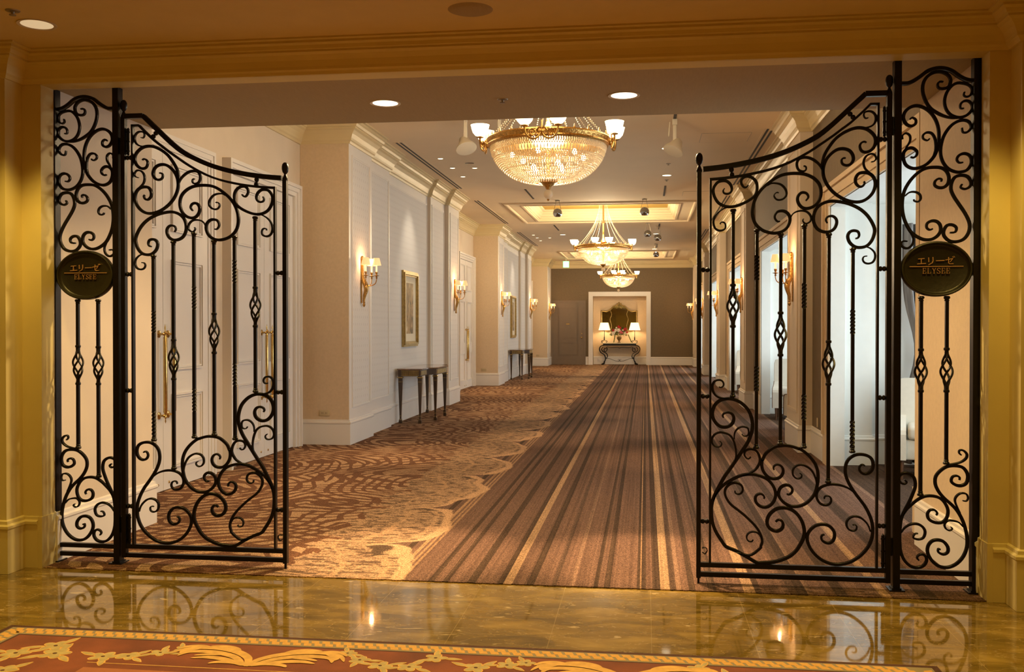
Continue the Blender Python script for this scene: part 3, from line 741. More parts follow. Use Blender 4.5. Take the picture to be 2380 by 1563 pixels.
# wall panels: papered fields between white mouldings on the picture side
def pframe(c, x, y0, y1, z0, z1, w=.03, d=.014):
    for q, dd in ((0, d), (w * .5, d * .6)):
        c.box(x, x + dd, y0 + q, y0 + q + w * .5, z0 + q, z1 - q); c.box(x, x + dd, y1 - q - w * .5, y1 - q, z0 + q, z1 - q)
        c.box(x, x + dd, y0 + q + w * .5, y1 - q - w * .5, z0 + q, z0 + q + w * .5); c.box(x, x + dd, y0 + q + w * .5, y1 - q - w * .5, z1 - q - w * .5, z1 - q)
def wallsec(o, only_pil=False):
    wh = MB(); wp = MB(); fr = MB()
    segs = [(-3.72, 12.06, 13.10, .14)]
    if not only_pil: segs += [(-3.80, 13.12, 14.35, .10), (-3.86, 14.35, 17.2, .10), (-3.80, 17.2, 18.40, .10), (-3.72, 18.42, 19.46, .14)]
    for x, a, b, m_ in segs:
        a += o; b += o
        wh.box(x, x + .003, a + .002, b - .002, .32, 3.84)
        wp.box(x + .003, x + .005, a + m_, b - m_, .50, 3.66)
        pframe(fr, x + .003, a + m_ - .03, b - m_ + .03, .47, 3.69)
    struct('wall_paint_band', wh, M['white']); struct('wall_paper_field', wp, M['wallpaper']); struct('trim_wall_frames', fr, M['white'])
wallsec(0); wallsec(12.72)
wallsec(25.44, True)

# ================================================================ WROUGHT IRON GATES
XC = -.9465
GY = 5.80
def flat_bar(mb, pts, w, y0, y1, taper0=1, taper1=1):
    """flat forged bar following pts (x, z) with a softened rectangular section"""
    n = len(pts); L = [0]
    for i in range(1, n): L.append(L[-1] + math.dist(pts[i], pts[i - 1]))
    T = L[-1]; v = []; c = .0022
    for i in range(n):
        a = pts[max(i - 1, 0)]; b = pts[min(i + 1, n - 1)]
        dx, dz = b[0] - a[0], b[1] - a[1]; d = math.hypot(dx, dz) or 1
        nx, nz = -dz / d, dx / d
        h = w / 2
        e = L[i]; q = T - L[i]
        if e < .13: h *= taper0 + (1 - taper0) * (e / .13) ** .8
        if q < .10: h *= taper1 + (1 - taper1) * (q / .10) ** .8
        ym = (y0 + y1) / 2; hy = (y1 - y0) / 2
        x, z = pts[i]
        for s, t in ((-1, -1), (1, -1), (1, 1), (-1, 1)):
            for k in (0, 1):
                # two verts per corner: chamfer
                ss, tt = (h - c, hy) if (k == (0 if s * t > 0 else 1)) else (h, hy - c)
                v.append((x + nx * s * ss, ym + t * tt, z + nz * s * ss))
    f = []
    for i in range(n - 1):
        for j in range(8):
            f.append((i * 8 + j, i * 8 + (j + 1) % 8, (i + 1) * 8 + (j + 1) % 8, (i + 1) * 8 + j))
    f += [tuple(range(8)), tuple((n - 1) * 8 + j for j in range(8))[::-1]]
    mb.add(v, f)

def baluster(x, z0, z1, kind, zs, mk, parent, O, lean=0):
    yc = GY + .03; h = .0092
    b = MB(); secs = []
    cuts = []
    if kind == 'basket': cuts = [(min(zs), max(zs))]
    z = z0
    spans = []
    for a, c in cuts: spans.append((z, a)); z = c
    spans.append((z, z1))
    def xx(zz): return mk(x + lean * (zz - z0))
    tw = [(zs[i], zs[i + 1]) for i in range(0, len(zs), 2)] if kind == 'twist' else []
    for a, c in spans:
        zz = [a, c]
        for t0, t1 in tw:
            t0, t1 = min(t0, t1), max(t0, t1)
            if t0 >= a and t1 <= c: zz += [t0 + (t1 - t0) * i / 28 for i in range(29)]
        zz = sorted(set(zz)); v = []; f = []
        for q in zz:
            ang = PI / 4; hh = h
            for t0, t1 in tw:
                t0, t1 = min(t0, t1), max(t0, t1)
                if q > t0: ang += (min(q, t1) - t0) / (t1 - t0) * PI * 3.5
                if t0 < q < t1: hh = h * 1.12
            for k in range(4):
                aa = ang + k * PI / 2
                v.append((xx(q) + hh * 1.41 * math.cos(aa), yc + hh * 1.41 * math.sin(aa), q))
        for i in range(len(zz) - 1):
            for k in range(4): f.append((i * 4 + k, i * 4 + (k + 1) % 4, (i + 1) * 4 + (k + 1) % 4, (i + 1) * 4 + k))
        f += [(0, 1, 2, 3), tuple((len(zz) - 1) * 4 + k for k in (3, 2, 1, 0))]
        if a == z0: b.add(v, f); bo = b.build('baluster', M['iron'], parent, origin=O)
        else: MB().add(v, f).build('upper_bar', M['iron'], bo, origin=O)
    kn = [(.008, -.012), (.016, -.010), (.019, -.003), (.016, .004), (.011, .008), (.015, .012), (.012, .017), (.008, .018)]
    for zz, s in ((z0 + .012, 1), (z1 - .012, -1)):
        MB().lathe([(r, s * q) for r, q in kn][::s], (xx(zz), yc, zz), 12).build('collar', M['iron'], bo, True, origin=O)
    if kind == 'basket':
        for zz in (min(zs), max(zs)): MB().lathe([(.008, -.010), (.016, -.007), (.0175, 0), (.016, .007), (.008, .010)], (xx(zz), yc, zz), 12).build('collar', M['iron'], bo, True, origin=O)
    if kind == 'basket':
        a, d = min(zs), max(zs); g = MB()
        for k in range(4):
            pts = []; n = 26
            for i in range(n + 1):
                t = i / n; q = a + (d - a) * t
                e = max(0, math.sin(PI * min(max((t - .12) / .76, 0), 1)))
                r = .0065 + .0255 * e ** 1.15
                an = k * PI / 2 + PI / 4 + PI * 1.5 * t
                pts.append((xx(q) + r * math.cos(an), yc + r * math.sin(an), q))
            g.tube(pts, .0068, 6)
        g.build('basket_twist', M['iron'], bo, True, origin=O)
    return bo

def finial(x, z, parent, O, mk, w=.0125):
    f = MB()
    f.lathe([(.0165, 0), (.017, .012), (.010, .030), (.007, .038), (.009, .042), (.017, .052), (.0215, .070), (.0215, .085), (.018, .100), (.010, .110), (0, .113)], (mk(x), GY + .03, z), 16)
    return f.build('finial', M['iron'], parent, True, origin=O)

def knobpair(p, q, parent, O, mk):
    """two beads between the inner and the outer bar, from p to q (x, z)"""
    k = MB(); a = Vector((mk(p[0]), GY + .03, p[1])); b = Vector((mk(q[0]), GY + .03, q[1])); L = (b - a).length
    pr = [(.006, 0), (.012, L * .06), (.0155, L * .25), (.012, L * .44), (.006, L * .5), (.012, L * .56), (.0155, L * .75), (.012, L * .94), (.006, L)]
    k.lathe_axis(pr, a, b - a, 12)
    return k.build('spacer_knob', M['iron'], parent, True, origin=O)

def parse(s): return [tuple(int(q) / 1000 for q in p.split(',')) for p in s.split()]
OUT_RAIL = [(.331, 2.419), (.422, 2.427), (.516, 2.440), (.609, 2.457), (.702, 2.479), (.794, 2.508), (.886, 2.547), (.978, 2.596), (1.06, 2.661), (1.147, 2.742), (1.240, 2.828)]
INN_RAIL = [(.378, 2.360), (.453, 2.365), (.547, 2.376), (.640, 2.393), (.733, 2.416), (.825, 2.450), (.927, 2.504), (.994, 2.548), (1.061, 2.594), (1.111, 2.632), (1.160, 2.668), (1.227, 2.729), (1.265, 2.767)]

def gate_leaf(mirror, label):
    mk = (lambda x: 2 * XC - x) if mirror else (lambda x: x)
    O = (mk(1.370), GY + .03, 0)
    root = empty('gate_leaf', O, label, 'gate', 'black wrought iron gate leaves of the opening')
    I = M['iron']
    def bx(name, x0, x1, y0, y1, z0, z1):
        a, b = mk(x0), mk(x1)
        return MB().box(min(a, b), max(a, b), y0, y1, z0, z1).build(name, I, root, origin=O)
    bx('hinge_stile', 1.356, 1.383, GY + .012, GY + .046, .042, 2.822)
    bx('meeting_stile', .297, .322, GY + .012, GY + .046, .036, 2.405)
    bx('drop_bolt', .303, .316, GY + .02, GY + .034, .0045, .05)
    bx('bottom_rail', .322, 1.356, GY + .015, GY + .043, .099, .126)
    bx('bottom_rail', .322, 1.356, GY + .015, GY + .043, .043, .070)
    bx('inner_stile', .369, .381, GY + .014, GY + .044, .126, 2.366)
    bx('inner_stile', 1.303, 1.315, GY + .014, GY + .044, .126, 2.773)
    t = MB(); flat_bar(t, [(mk(a), b) for a, b in catmull(OUT_RAIL[:-1], 3) + [OUT_RAIL[-1], (1.2405, 2.8285)]], .028, GY + .012, GY + .046)
    t.box(min(mk(1.238), mk(1.357)), max(mk(1.238), mk(1.357)), GY + .012, GY + .046, 2.812, 2.842)
    t.build('top_rail', I, root, origin=O)
    t = MB(); flat_bar(t, [(mk(a), b) for a, b in catmull(INN_RAIL, 2)], .013, GY + .014, GY + .044)
    t.box(min(mk(1.262), mk(1.315)), max(mk(1.262), mk(1.315)), GY + .014, GY + .044, 2.761, 2.774)
    t.build('inner_top_rail', I, root, origin=O)
    finial(1.370, 2.82, root, O, mk); finial(.3095, 2.403, root, O, mk)
    for z in (.365, 1.096, 1.833): knobpair((.322, z), (.369, z), root, O, mk)
    for z in (.365, 1.097, 1.832, 2.567): knobpair((1.315, z), (1.356, z), root, O, mk)
    knobpair((.497, 2.368), (.492, 2.428), root, O, mk); knobpair((1.180, 2.688), (1.147, 2.726), root, O, mk)
    for z0, z1 in ((.13, .31), (2.59, 2.75)):
        h = MB(); h.lathe([(.0, z0 - .01), (.009, z0), (.009, z1), (0, z1 + .01)], (mk(1.346), GY + .04, 0), 10)
        for q in (z0 + .02, (z0 + z1) / 2, z1 - .02): h.lathe([(.0115, q - .004), (.0115, q + .004)], (mk(1.346), GY + .04, 0), 10)
        h.build('hinge_rod', I, root, True, origin=O)
    for q in (2.64, .25):
        h = MB(); h.lathe([(0, q - .055), (.0048, q - .05), (.0048, q + .05), (0, q + .055)], (mk(1.388), GY + .02, 0), 10)
        h.build('hinge', I, root, True, origin=O)
    for w, s in LEAF:
        p = catmull([(mk(a), b) for a, b in parse(s)], 3)
        t = MB(); flat_bar(t, p, w / 1000 * 1.08, GY + .021, GY + .039, .45, .5 if w < 13 else .5)
        t.build('scroll', I, root, True, origin=O)
    B = [(.504, 1.090, 2.186, 'basket', (1.504, 1.743), -.0), (.6375, .793, 2.068, 'twist', (1.128, 1.273, 1.770, 1.917), .001),
         (.773, .818, 2.043, 'basket', (1.338, 1.581), 0), (.905, .800, 2.093, 'twist', (.965, 1.114, 1.608, 1.754), 0),
         (1.041, .602, 2.040, 'basket', (1.172, 1.416), 0), (1.174, .778, 1.955, 'twist', (.806, .969, 1.460, 1.602), 0)]
    for x, z0, z1, k, zs, ln in B: baluster(x, z0, z1, k, zs, mk, root, O, ln)
    return root

SERIF = {  # strokes in a unit box: (x0,y0,x1,y1,w)
 'E': [(.18, 0, .18, 1, .13), (.02, .03, .80, .03, .06), (.02, .97, .78, .97, .06), (.2, .51, .6, .51, .06), (.80, 0, .84, .27, .07), (.78, 1, .78, .78, .07), (.60, .38, .60, .64, .06)],
 'L': [(.2, 0, .2, 1, .13), (.02, .03, .82, .03, .06), (.02, .97, .42, .97, .06), (.82, 0, .86, .3, .07)],
 'Y': [(.5, 0, .5, .48, .13), (.5, .45, .14, .98, .13), (.5, .45, .86, .98, .07), (.3, .03, .7, .03, .06), (.0, .97, .36, .97, .06), (.68, .97, 1.0, .97, .06)],
 'S': [(.82, .82, .66, .97, .09), (.66, .97, .36, .97, .09), (.36, .97, .16, .80, .11), (.16, .80, .22, .62, .12), (.22, .62, .74, .38, .13), (.74, .38, .82, .2, .12), (.82, .2, .62, .03, .1), (.62, .03, .32, .03, .09), (.32, .03, .12, .2, .09), (.84, .98, .84, .72, .05), (.10, .02, .10, .3, .05)],
}
KANA = [
 [(.10, .78, .82, .84, .10), (.46, .82, .45, .12, .11), (.0, .08, .98, .14, .11)],
 [(.22, .96, .24, .36, .11), (.72, 1.0, .74, .50, .11), (.74, .50, .64, .2, .11), (.64, .2, .22, -.06, .09)],
 [(.0, .50, .96, .54, .11)],
 [(.0, .60, .84, .80, .10), (.84, .80, .56, .36, .09), (.36, .98, .36, .2, .11), (.36, .2, .48, .06, .10), (.48, .06, .90, .08, .10), (.82, 1.06, .94, .92, .07), (.96, 1.12, 1.08, .98, .07)],
]
KY = [0]
def strokes(mb, st, x, z, w, h, y0, y1):
    for a, b, c, d, t in st:
        p = Vector((x + a * w, z + b * h)); q = Vector((x + c * w, z + d * h)); dr = (q - p)
        if dr.length < 1e-6: continue
        n = Vector((-dr.y, dr.x)).normalized() * t * min(w, h) * .5
        e = dr.normalized() * t * min(w, h) * .25
        p2, q2 = p - e, q + e
        KY[0] = (KY[0] + 1) % 9; y0 = GY + .016 + KY[0] * .00012
        mb.prism([(p2 + n)[:], (p2 - n)[:], (q2 - n)[:], (q2 + n)[:]], y0, y1, 'y')

def gate_panel(mirror, label):
    mk = (lambda x: 2 * XC - x) if mirror else (lambda x: x)
    O = (mk(1.625), GY + .03, 0)
    root = empty('fixed_gate_panel', O, label, 'gate panel', 'fixed black iron side panels of the gateway')
    I = M['iron']
    def bx(name, x0, x1, y0, y1, z0, z1):
        a, b = mk(x0), mk(x1)
        return MB().box(min(a, b), max(a, b), y0, y1, z0, z1).build(name, I, root, origin=O)
    for x0, x1 in ((1.393, 1.4315), (1.818, 1.8555)):
        bx('post', x0, x1, GY, GY + .058, .004, 3.008)
        c = (x0 + x1) / 2
        a = mk(c); t = MB(); t.box(max(a - .042, -3.708 if mirror else -9), min(a + .042, 1.848 if not mirror else 9), GY - .022, GY + .08, .0045, .012)
        t.box(a - .026, a + .026 if mirror else min(a + .026, 1.857), GY - .007, GY + .065, .012, .02)
        t.build('base_plate', I, root, origin=O)
    bx('bottom_rail', 1.4315, 1.818, GY + .015, GY + .043, .095, .122)
    bx('bottom_rail', 1.4315, 1.818, GY + .015, GY + .043, .040, .067)
    for i, (w, s) in enumerate(PANEL):
        p = catmull([(mk(a), b) for a, b in parse(s)], 3)
        t = MB()
        if i == 0: flat_bar(t, [(mk(1.43), p[0][1])] + [q for q in p if 1.43 < mk(q[0]) < 1.82] + [(mk(1.82), p[-1][1])], .020, GY + .014, GY + .044)
        else: flat_bar(t, p, w / 1000 * 1.08, GY + .021, GY + .039, .5, .5)
        t.build('top_rail' if i == 0 else 'scroll', I, root, True, origin=O)
    baluster(1.5475, .540, 1.676, 'basket', (1.137, 1.371), mk, root, O)
    baluster(1.686, .722, 1.676, 'basket', (1.138, 1.376), mk, root, O)
    # oval nameplate
    cx, cz, rx, rz = mk(1.626), 1.828, .194, .157
    pl = MB(); n = 56
    rings = [(1, GY + .036), (1, GY + .012), (.985, GY + .004), (.955, GY + .002), (.93, GY + .004), (.915, GY + .010), (.885, GY + .022), (.86, GY + .025)]
    v = []; f = []
    for k, y in rings:
        for i in range(n):
            a = 2 * PI * i / n; v.append((cx + rx * math.cos(a) * (1 - (1 - k)), y, cz + (rz - rx * (1 - k)) * math.sin(a)))
    for j in range(len(rings) - 1):
        for i in range(n): f.append((j * n + i, j * n + (i + 1) % n, (j + 1) * n + (i + 1) % n, (j + 1) * n + i))
    f.append(tuple(range(n))); f.append(tuple((len(rings) - 1) * n + i for i in range(n)))
    pl.add(v, f)
    po = pl.build('oval_nameplate', M['plaque'], root, True, origin=O)
    t = MB(); y0, y1 = GY + .016, GY + .0255
    t.box(cx - .145, cx + .145, y0 + .002, y1, cz + .012, cz + .0165)
    for i, ch in enumerate('ELYSEE'): strokes(t, SERIF[ch], cx - .075 + i * .0255, cz - .026, .0225, .031, y0, y1)
    for i, ks in enumerate(KANA): strokes(t, ks, cx - .103 + i * .0505, cz + .026, .046, .040, y0, y1)
    t.build('raised_lettering', M['letter'], po, origin=O)
    return root

gate_leaf(False, 'tall black wrought iron scroll gate leaf in front of the daylit window alcoves')
gate_leaf(True, 'tall black wrought iron scroll gate leaf in front of the white panelled double doors')
gate_panel(False, 'fixed iron scroll panel with oval nameplate, beside the gate leaf fronting the alcoves')
gate_panel(True, 'fixed iron scroll panel with oval nameplate, beside the gate leaf fronting the panelled doors')

# ================================================================ CHANDELIERS
def bowl_r(t):      # t 0 (bottom) .. 1 (rim): radius and height of the crystal bowl
    a = t * PI / 2
    return .10 + .465 * math.sin(a) ** .92, -.36 * math.cos(a) ** 1.15
def make_chandelier():
    t = empty('chandelier', (0, 0, 0), 'x', 'chandelier', 'crystal bowl chandeliers along the corridor')
    # gilt ring at z=0 (rim), bowl hangs below
    r = MB(); r.lathe([(.555, -.035), (.585, -.04), (.60, -.025), (.59, -.01), (.594, .012), (.605, .03), (.60, .042), (.575, .042), (.555, .02), (.555, -.035)], n=64)
    for i in range(56):
        a = 2 * PI * i / 56; ps = []
        for k in range(7):
            b = k / 6 * PI * 1.5; q = .012 * (1 - k / 9)
            an = a + q * math.cos(b) * 1.6; ps.append((.604 * math.cos(an), .604 * math.sin(an), q * math.sin(b)))
        r.tube(ps, .0035, 4)
    for i in range(24):
        a = 2 * PI * i / 24; r.lathe([(.0, .04), (.008, .045), (.010, .055), (.004, .065), (.006, .072), (0, .085)], (.588 * math.cos(a), .588 * math.sin(a), 0), 6)
    r.build('gilt_ring', M['gilt'], t, True)
    b = MB(); rr = random.Random(2)
    rows = 30
    for j in range(rows):
        tt = 1 - j / rows * .97
        if 5 <= j <= 7: continue
        R_, z = bowl_r(tt); n = max(14, int(2 * PI * R_ / .0235)); sz = .0112 if j < 5 else .0092 + .0022 * tt
        o = rr.random()
        for i in range(n):
            a = 2 * PI * (i + o) / n
            b.lathe([(0, -sz), (sz * .8, -sz * .5), (sz * .8, sz * .5), (0, sz)], (R_ * math.cos(a), R_ * math.sin(a), z - .03), 5)
    n = 110
    for i in range(n):      # the belt of long prisms
        a = 2 * PI * i / n; r1, z1 = bowl_r(1 - 4.6 / rows * .97); r0, z0 = bowl_r(1 - 7.6 / rows * .97)
        b.tube([(r1 * math.cos(a), r1 * math.sin(a), z1 - .03), ((r0 + r1) / 2 * 1.01 * math.cos(a), (r0 + r1) / 2 * 1.01 * math.sin(a), (z0 + z1) / 2 - .03), (r0 * math.cos(a), r0 * math.sin(a), z0 - .03)], [.004, .0085, .004], 4)
    b.build('crystal_bowl', M['crystal'], t)
    w = MB()
    for i in range(24):
        a = 2 * PI * i / 24; w.tube([(bowl_r(k / 8)[0] * .985 * math.cos(a), bowl_r(k / 8)[0] * .985 * math.sin(a), bowl_r(k / 8)[1] - .03) for k in range(9)], .0022, 4)
    for k in (0, 2, 4, 6): w.tube([(bowl_r(k / 8)[0] * .985 * math.cos(a * PI / 18), bowl_r(k / 8)[0] * .985 * math.sin(a * PI / 18), bowl_r(k / 8)[1] - .03) for a in range(37)], .0022, 4, False)
    w.build('bowl_wire', M['gilt'], t)
    f = MB(); f.lathe([(.0, -.455), (.02, -.452), (.028, -.44), (.032, -.43), (.055, -.41), (.062, -.395), (.085, -.38), (.105, -.368), (.112, -.362), (.10, -.355), (0, -.35)], n=20)
    f.lathe([(0, -.568), (.010, -.560), (.014, -.552), (.006, -.545)], n=10)
    f.build('bowl_boss', M['gilt'], t, True)
    g = MB(); g.ball((0, 0, -.50), .046, 20); g.build('crystal_ball', M['crystal'], t, True)
    bl = MB().ball((0, 0, 0), .024, 8, 1.3).build('inner_bulb', M['bulb'], t, True)
    bp = [(.36 * math.cos(2 * PI * i / 6 + .35), .36 * math.sin(2 * PI * i / 6 + .35), -.13) for i in range(6)] + [(.19 * math.cos(PI * i / 2 + .8), .19 * math.sin(PI * i / 2 + .8), -.25) for i in range(4)]
    for i, q in enumerate(bp):
        o = bl if i == 0 else copy_tree(bl, t)
        o.location = q
    s = MB(); s.lathe([(.0, -.35), (.02, -.35), (.02, -.05), (.045, -.03), (.05, 0), (.03, .03), (.05, .08), (.062, .12), (.03, .18), (.019, .22), (.019, .52), (.032, .54), (.032, .57), (.019, .59), (.019, 1.04), (.04, 1.06), (.09, 1.09), (.11, 1.115), (.11, 1.118), (0, 1.118)], n=16)
    s.build('stem', M['gilt'], t, True)
    c = MB()
    for i in range(16):
        a = 2 * PI * i / 16; n = 58
        for k in range(n):
            q = k / (n - 1); rad = .575 * (1 - q) ** 2.1 + .085 * (1 - (1 - q) ** 2.1); z = .04 + 1.03 * q
            c.lathe([(0, -.008), (.0065, 0), (0, .008)], (rad * math.cos(a), rad * math.sin(a), z), 5)
    c.build('crystal_strings', M['crystal'], t)
    for m in range(4):      # four mounts, two scrolled arms each
        am = m * PI / 2 - PI / 2
        er = Vector((math.cos(am), math.sin(am), 0)); et = Vector((-er.y, er.x, 0))
        k = MB(); k.lathe_axis([(.034, -.01), (.034, .01), (.02, .022), (0, .03)], er * .60, er, 12)
        ps = []
        for j in range(10): ps.append(er * .615 + Vector((0, 0, .02 + .08 * j / 9)) )
        k.tube(ps, .006, 6)
        k.build('arm_mount', M['gilt'], t, True)
        for sd in (-1, 1):
            d = (et * sd + er * .25).normalized()
            base = er * .612
            A = MB(); P2 = [(.0, .02), (.015, -.03), (.05, -.065), (.095, -.07), (.135, -.045), (.155, -.005), (.158, .035)]
            A.tube([base + d * x + Vector((0, 0, z)) for x, z in catmull(P2, 4)], [.010 - .0 * i for i in range(25)], 8)
            sp = [(.09 + .042 * (1 - i / 20) * math.cos(i / 20 * 4.2 * PI - .6), -.015 + .042 * (1 - i / 20) * math.sin(i / 20 * 4.2 * PI - .6)) for i in range(20)]
            A.tube([base + d * x + Vector((0, 0, z)) for x, z in sp], .007, 6)
            A.tube([base + d * x + Vector((0, 0, z)) for x, z in [(.0, .03), (.03, .035), (.055, .01), (.05, -.03)]], .007, 6)
            tip = base + d * .158
            A.lathe([(.012, .035), (.036, .042), (.036, .048), (.014, .055), (.016, .062)], tip, 14)
            ao = A.build('arm', M['gilt'], t, True)
            cu = MB(); pr = [(.022, .056), (.045, .062), (.070, .09), (.082, .125), (.088, .155), (.092, .163), (.086, .160), (.078, .125), (.064, .092), (.03, .068)]
            cu.lathe(pr, tip, 24)
            cu.build('glass_cup', M['cup'], ao, True)
    return t
ch = make_chandelier()
CHL = ['largest-looking crystal bowl chandelier, just beyond the gateway, its stem hidden by the beam',
       'crystal bowl chandelier hung below the gold ceiling recess, between its two fellows',
       'smallest-looking crystal chandelier, directly above the mirror niche at the corridor end']
for i in range(3):
    o = ch if i == 0 else copy_tree(ch)
    o.location = (-.945, 9.6 + 12.70 * i, 3.30); o['label'] = CHL[i]
    for (dz, e, sz) in ((-.13, 150, .14), (.32, 125, .18)):
        light('bulb_light', 'POINT', (0, 0, dz), e, (1, .76, .46), sz, parent=o)

# ================================================================ WALL SCONCES (local +X away from the wall)
def make_sconce():
    t = empty('wall_sconce', (0, 0, 0), 'x', 'wall sconce', 'brass three-shade sconces on the pilasters')
    s = MB()
    s.tube(catmull([(.03, 0, .30), (.022, 0, .22), (.02, 0, .10), (.03, 0, .0), (.06, 0, -.06), (.07, 0, -.12), (.045, 0, -.22), (.038, 0, -.30)], 4), [.008 + .0016 * min(i, 18) - (0 if i < 19 else (i - 18) * .0026) for i in range(29)], 8)
    s.lathe([(0, -.355), (.012, -.345), (.02, -.325), (.012, -.305), (.018, -.29), (.008, -.27)], (.04, 0, 0), 8)
    for z, r_ in ((.30, .018), (.26, .024), (.20, .018), (.13, .02)): s.ball((.018, 0, z), r_, 8, 1.2)
    s.rbox(.0, .015, -.022, .022, -.30, .30, .006)
    for k in range(5): s.ball((.07, (k - 2) * .014, -.03 - abs(k - 2) * .008), .013, 6, 1.4)
    s.build('backplate', M['gilt'], t, True)
    pl = []
    for (x, y, z) in ((.21, 0, 0), (.105, -.14, .0), (.105, .14, .0)):
        a = MB()
        a.tube(catmull([(.06, 0, -.05), (.06 + (x - .06) * .4, y * .45, -.075), (.06 + (x - .06) * .85, y * .88, -.05), (x, y, .0), (x, y, .035)], 5), .0062, 6)
        a.lathe([(.006, .02), (.014, .03), (.008, .042), (.012, .05), (.036, .056), (.038, .060), (.012, .064), (.009, .075), (.017, .09), (.018, .108), (.012, .11)], (x, y, 0), 12)
        ao = a.build('arm', M['gilt'], t, True)
        MB().lathe([(.011, .108), (.011, .20), (0, .20)], (x, y, 0), 10).build('candle_tube', M['candle'], ao, True)
        sh = MB(); n = 36; v = []; f = []
        for (r0, z0) in ((.060, .195), (.036, .290), (.034, .290), (.058, .195)):
            for i in range(n):
                q = r0 + (.0022 if i % 2 else 0); an = 2 * PI * i / n; v.append((x + q * math.cos(an), y + q * math.sin(an), z0))
        for j in range(3):
            for i in range(n): f.append((j * n + i, j * n + (i + 1) % n, (j + 1) * n + (i + 1) % n, (j + 1) * n + i))
        sh.add(v, f); sh.build('lamp_shade', M['shade'], ao)
        MB().ball((x, y, .235), .012, 8, 1.4).build('candle_bulb', M['bulb'], ao, True)
    return t
sc0 = make_sconce()
LSC = [('on the first pilaster past the nearest white doors', 0), ('just past the first framed picture and console table', 0), ('before the second framed picture, past the far pair of white doors', 0), ('past the second framed picture', 0), ('on the last pilaster, beside the taupe service door', 0)]
RSC = ['between the first and second window alcoves, behind the iron balusters', 'between the second and third window alcoves', 'between the third and fourth window alcoves', 'between the fourth and fifth window alcoves', 'beside the taupe end wall, farther from the service door']
for i in range(5):
    for side in (0, 1):
        o = sc0 if (i == 0 and side == 0) else copy_tree(sc0)
        o['label'] = ('brass three-shade sconce ' + (LSC[i][0] if side == 0 else RSC[i]))
        if side == 0: o.location = (-3.7145, 12.58 + 6.36 * i, 2.115)
        else: o.location = (1.8145, 12.58 + 6.36 * i, 2.115); o.rotation_euler = (0, 0, PI)
        light('sconce_light', 'POINT', (.13, 0, .25), 4.2, (1, .54, .25), .03, parent=o)

# ================================================================ CONSOLE TABLES on the picture side
def make_table():
    t = empty('console_table', (0, 0, 0), 'x', 'console table', 'dark console tables under the framed pictures')
    # local: x out of wall 0.03..0.56, y 0..1.95
    plan = [(.03, 0), (.42, 0), (.42, .48), (.55, .58), (.55, 1.40), (.42, 1.50), (.42, 1.98), (.03, 1.98)]
    c = MB(); c.prism(plan, .832, .852)
    p2 = [(x + (.008 if x > .1 else 0), y + (-.008 if y < .3 else (.008 if y > 1.7 else 0))) for x, y in plan]
    c.prism(p2, .836, .846)
    c.build('table_top', M['tabletop'], t)
    inn = [(x - (.025 if x > .1 else -.01), y + (.025 if y < .3 else (-.025 if y > 1.7 else 0))) for x, y in plan]
    MB().prism(inn, .735, .832).build('apron', M['walnut'], t)
    g = MB()
    for k in range(17): g.box(.10 + k * .016, .107 + k * .016, .018, .026, .748, .818)
    g.box(.09, .375, .02, .026, .742, .748); g.box(.09, .375, .02, .026, .818, .824)
    for y0, y1, x in ((.06, .44, .397), (.64, 1.34, .527), (1.54, 1.92, .397)):
        g.box(x - .002, x + .004, y0, y1, .748, .818)
    g.build('apron_fluting', M['frame'], t)
    for x, y in ((.075, .045), (.385, .045), (.505, .61), (.505, 1.37), (.385, 1.935), (.075, 1.935)):
        l = MB(); k = 1.0
        def sq(prof):
            v = []; f = []
            for h, z in prof: v += [(x - h, y - h, z), (x + h, y - h, z), (x + h, y + h, z), (x - h, y + h, z)]
            for j in range(len(prof) - 1):
                for i in range(4): f.append((j * 4 + i, j * 4 + (i + 1) % 4, (j + 1) * 4 + (i + 1) % 4, (j + 1) * 4 + i))
            f += [(3, 2, 1, 0), tuple(4 * len(prof) - 4 + i for i in range(4))]
            l.add(v, f)
        sq([(.024, .0045), (.024, .045), (.016, .06), (.013, .075), (.013, .10), (.030, .66), (.030, .735)])
        lo = l.build('leg', M['walnut'], t)
        b = MB()
        for z, h in ((.645, .0315), (.115, .0155), (.062, .0215)): b.box(x - h, x + h, y - h, y + h, z, z + .006)
        b.tube([(x - .034, y - .034, .715), (x + .034, y - .034, .715), (x + .034, y + .034, .715), (x - .034, y + .034, .715), (x - .034, y - .034, .715)], .010, 6)
        b.build('brass_band', M['frame'], lo)
    return t
tb = make_table()
TL = ['dark walnut console table with a breakfront, beneath the larger-looking framed picture', 'small-looking dark console table farther along, beneath the second framed picture']
for i in range(2):
    o = tb if i == 0 else copy_tree(tb)
    o.location = (-3.84, 14.84 + 12.72 * i, 0); o['label'] = TL[i]
# framed pictures
def artmat():
    m = mat('faded_still_life', (.3, .2, .1), .6); nt = m.node_tree; b = nt.nodes['Principled BSDF']; L = nt.links.new
    tc = N(nt, 'ShaderNodeTexCoord'); no = N(nt, 'ShaderNodeTexNoise'); no.inputs['Scale'].default_value = 7; no.inputs['Detail'].default_value = 8; no.inputs['Distortion'].default_value = 1.2
    mp = N(nt, 'ShaderNodeMapping'); mp.inputs['Scale'].default_value = (1, 1.4, .7); L(tc.outputs['Object'], mp.inputs[0]); L(mp.outputs[0], no.inputs['Vector'])
    cr = N(nt, 'ShaderNodeValToRGB'); e = cr.color_ramp.elements; e[0].position = .35; e[0].color = (.07, .065, .03, 1); e[1].position = .72; e[1].color = (.62, .50, .33, 1)
    x = e.new(.5); x.color = (.27, .16, .06, 1); x = e.new(.6); x.color = (.40, .26, .10, 1)
    L(no.outputs[0], cr.inputs[0]); L(cr.outputs[0], b.inputs['Base Color']); return m
M['art'] = artmat(); M['mat_board'] = mat('picture_mount', (.74, .66, .48), .8)
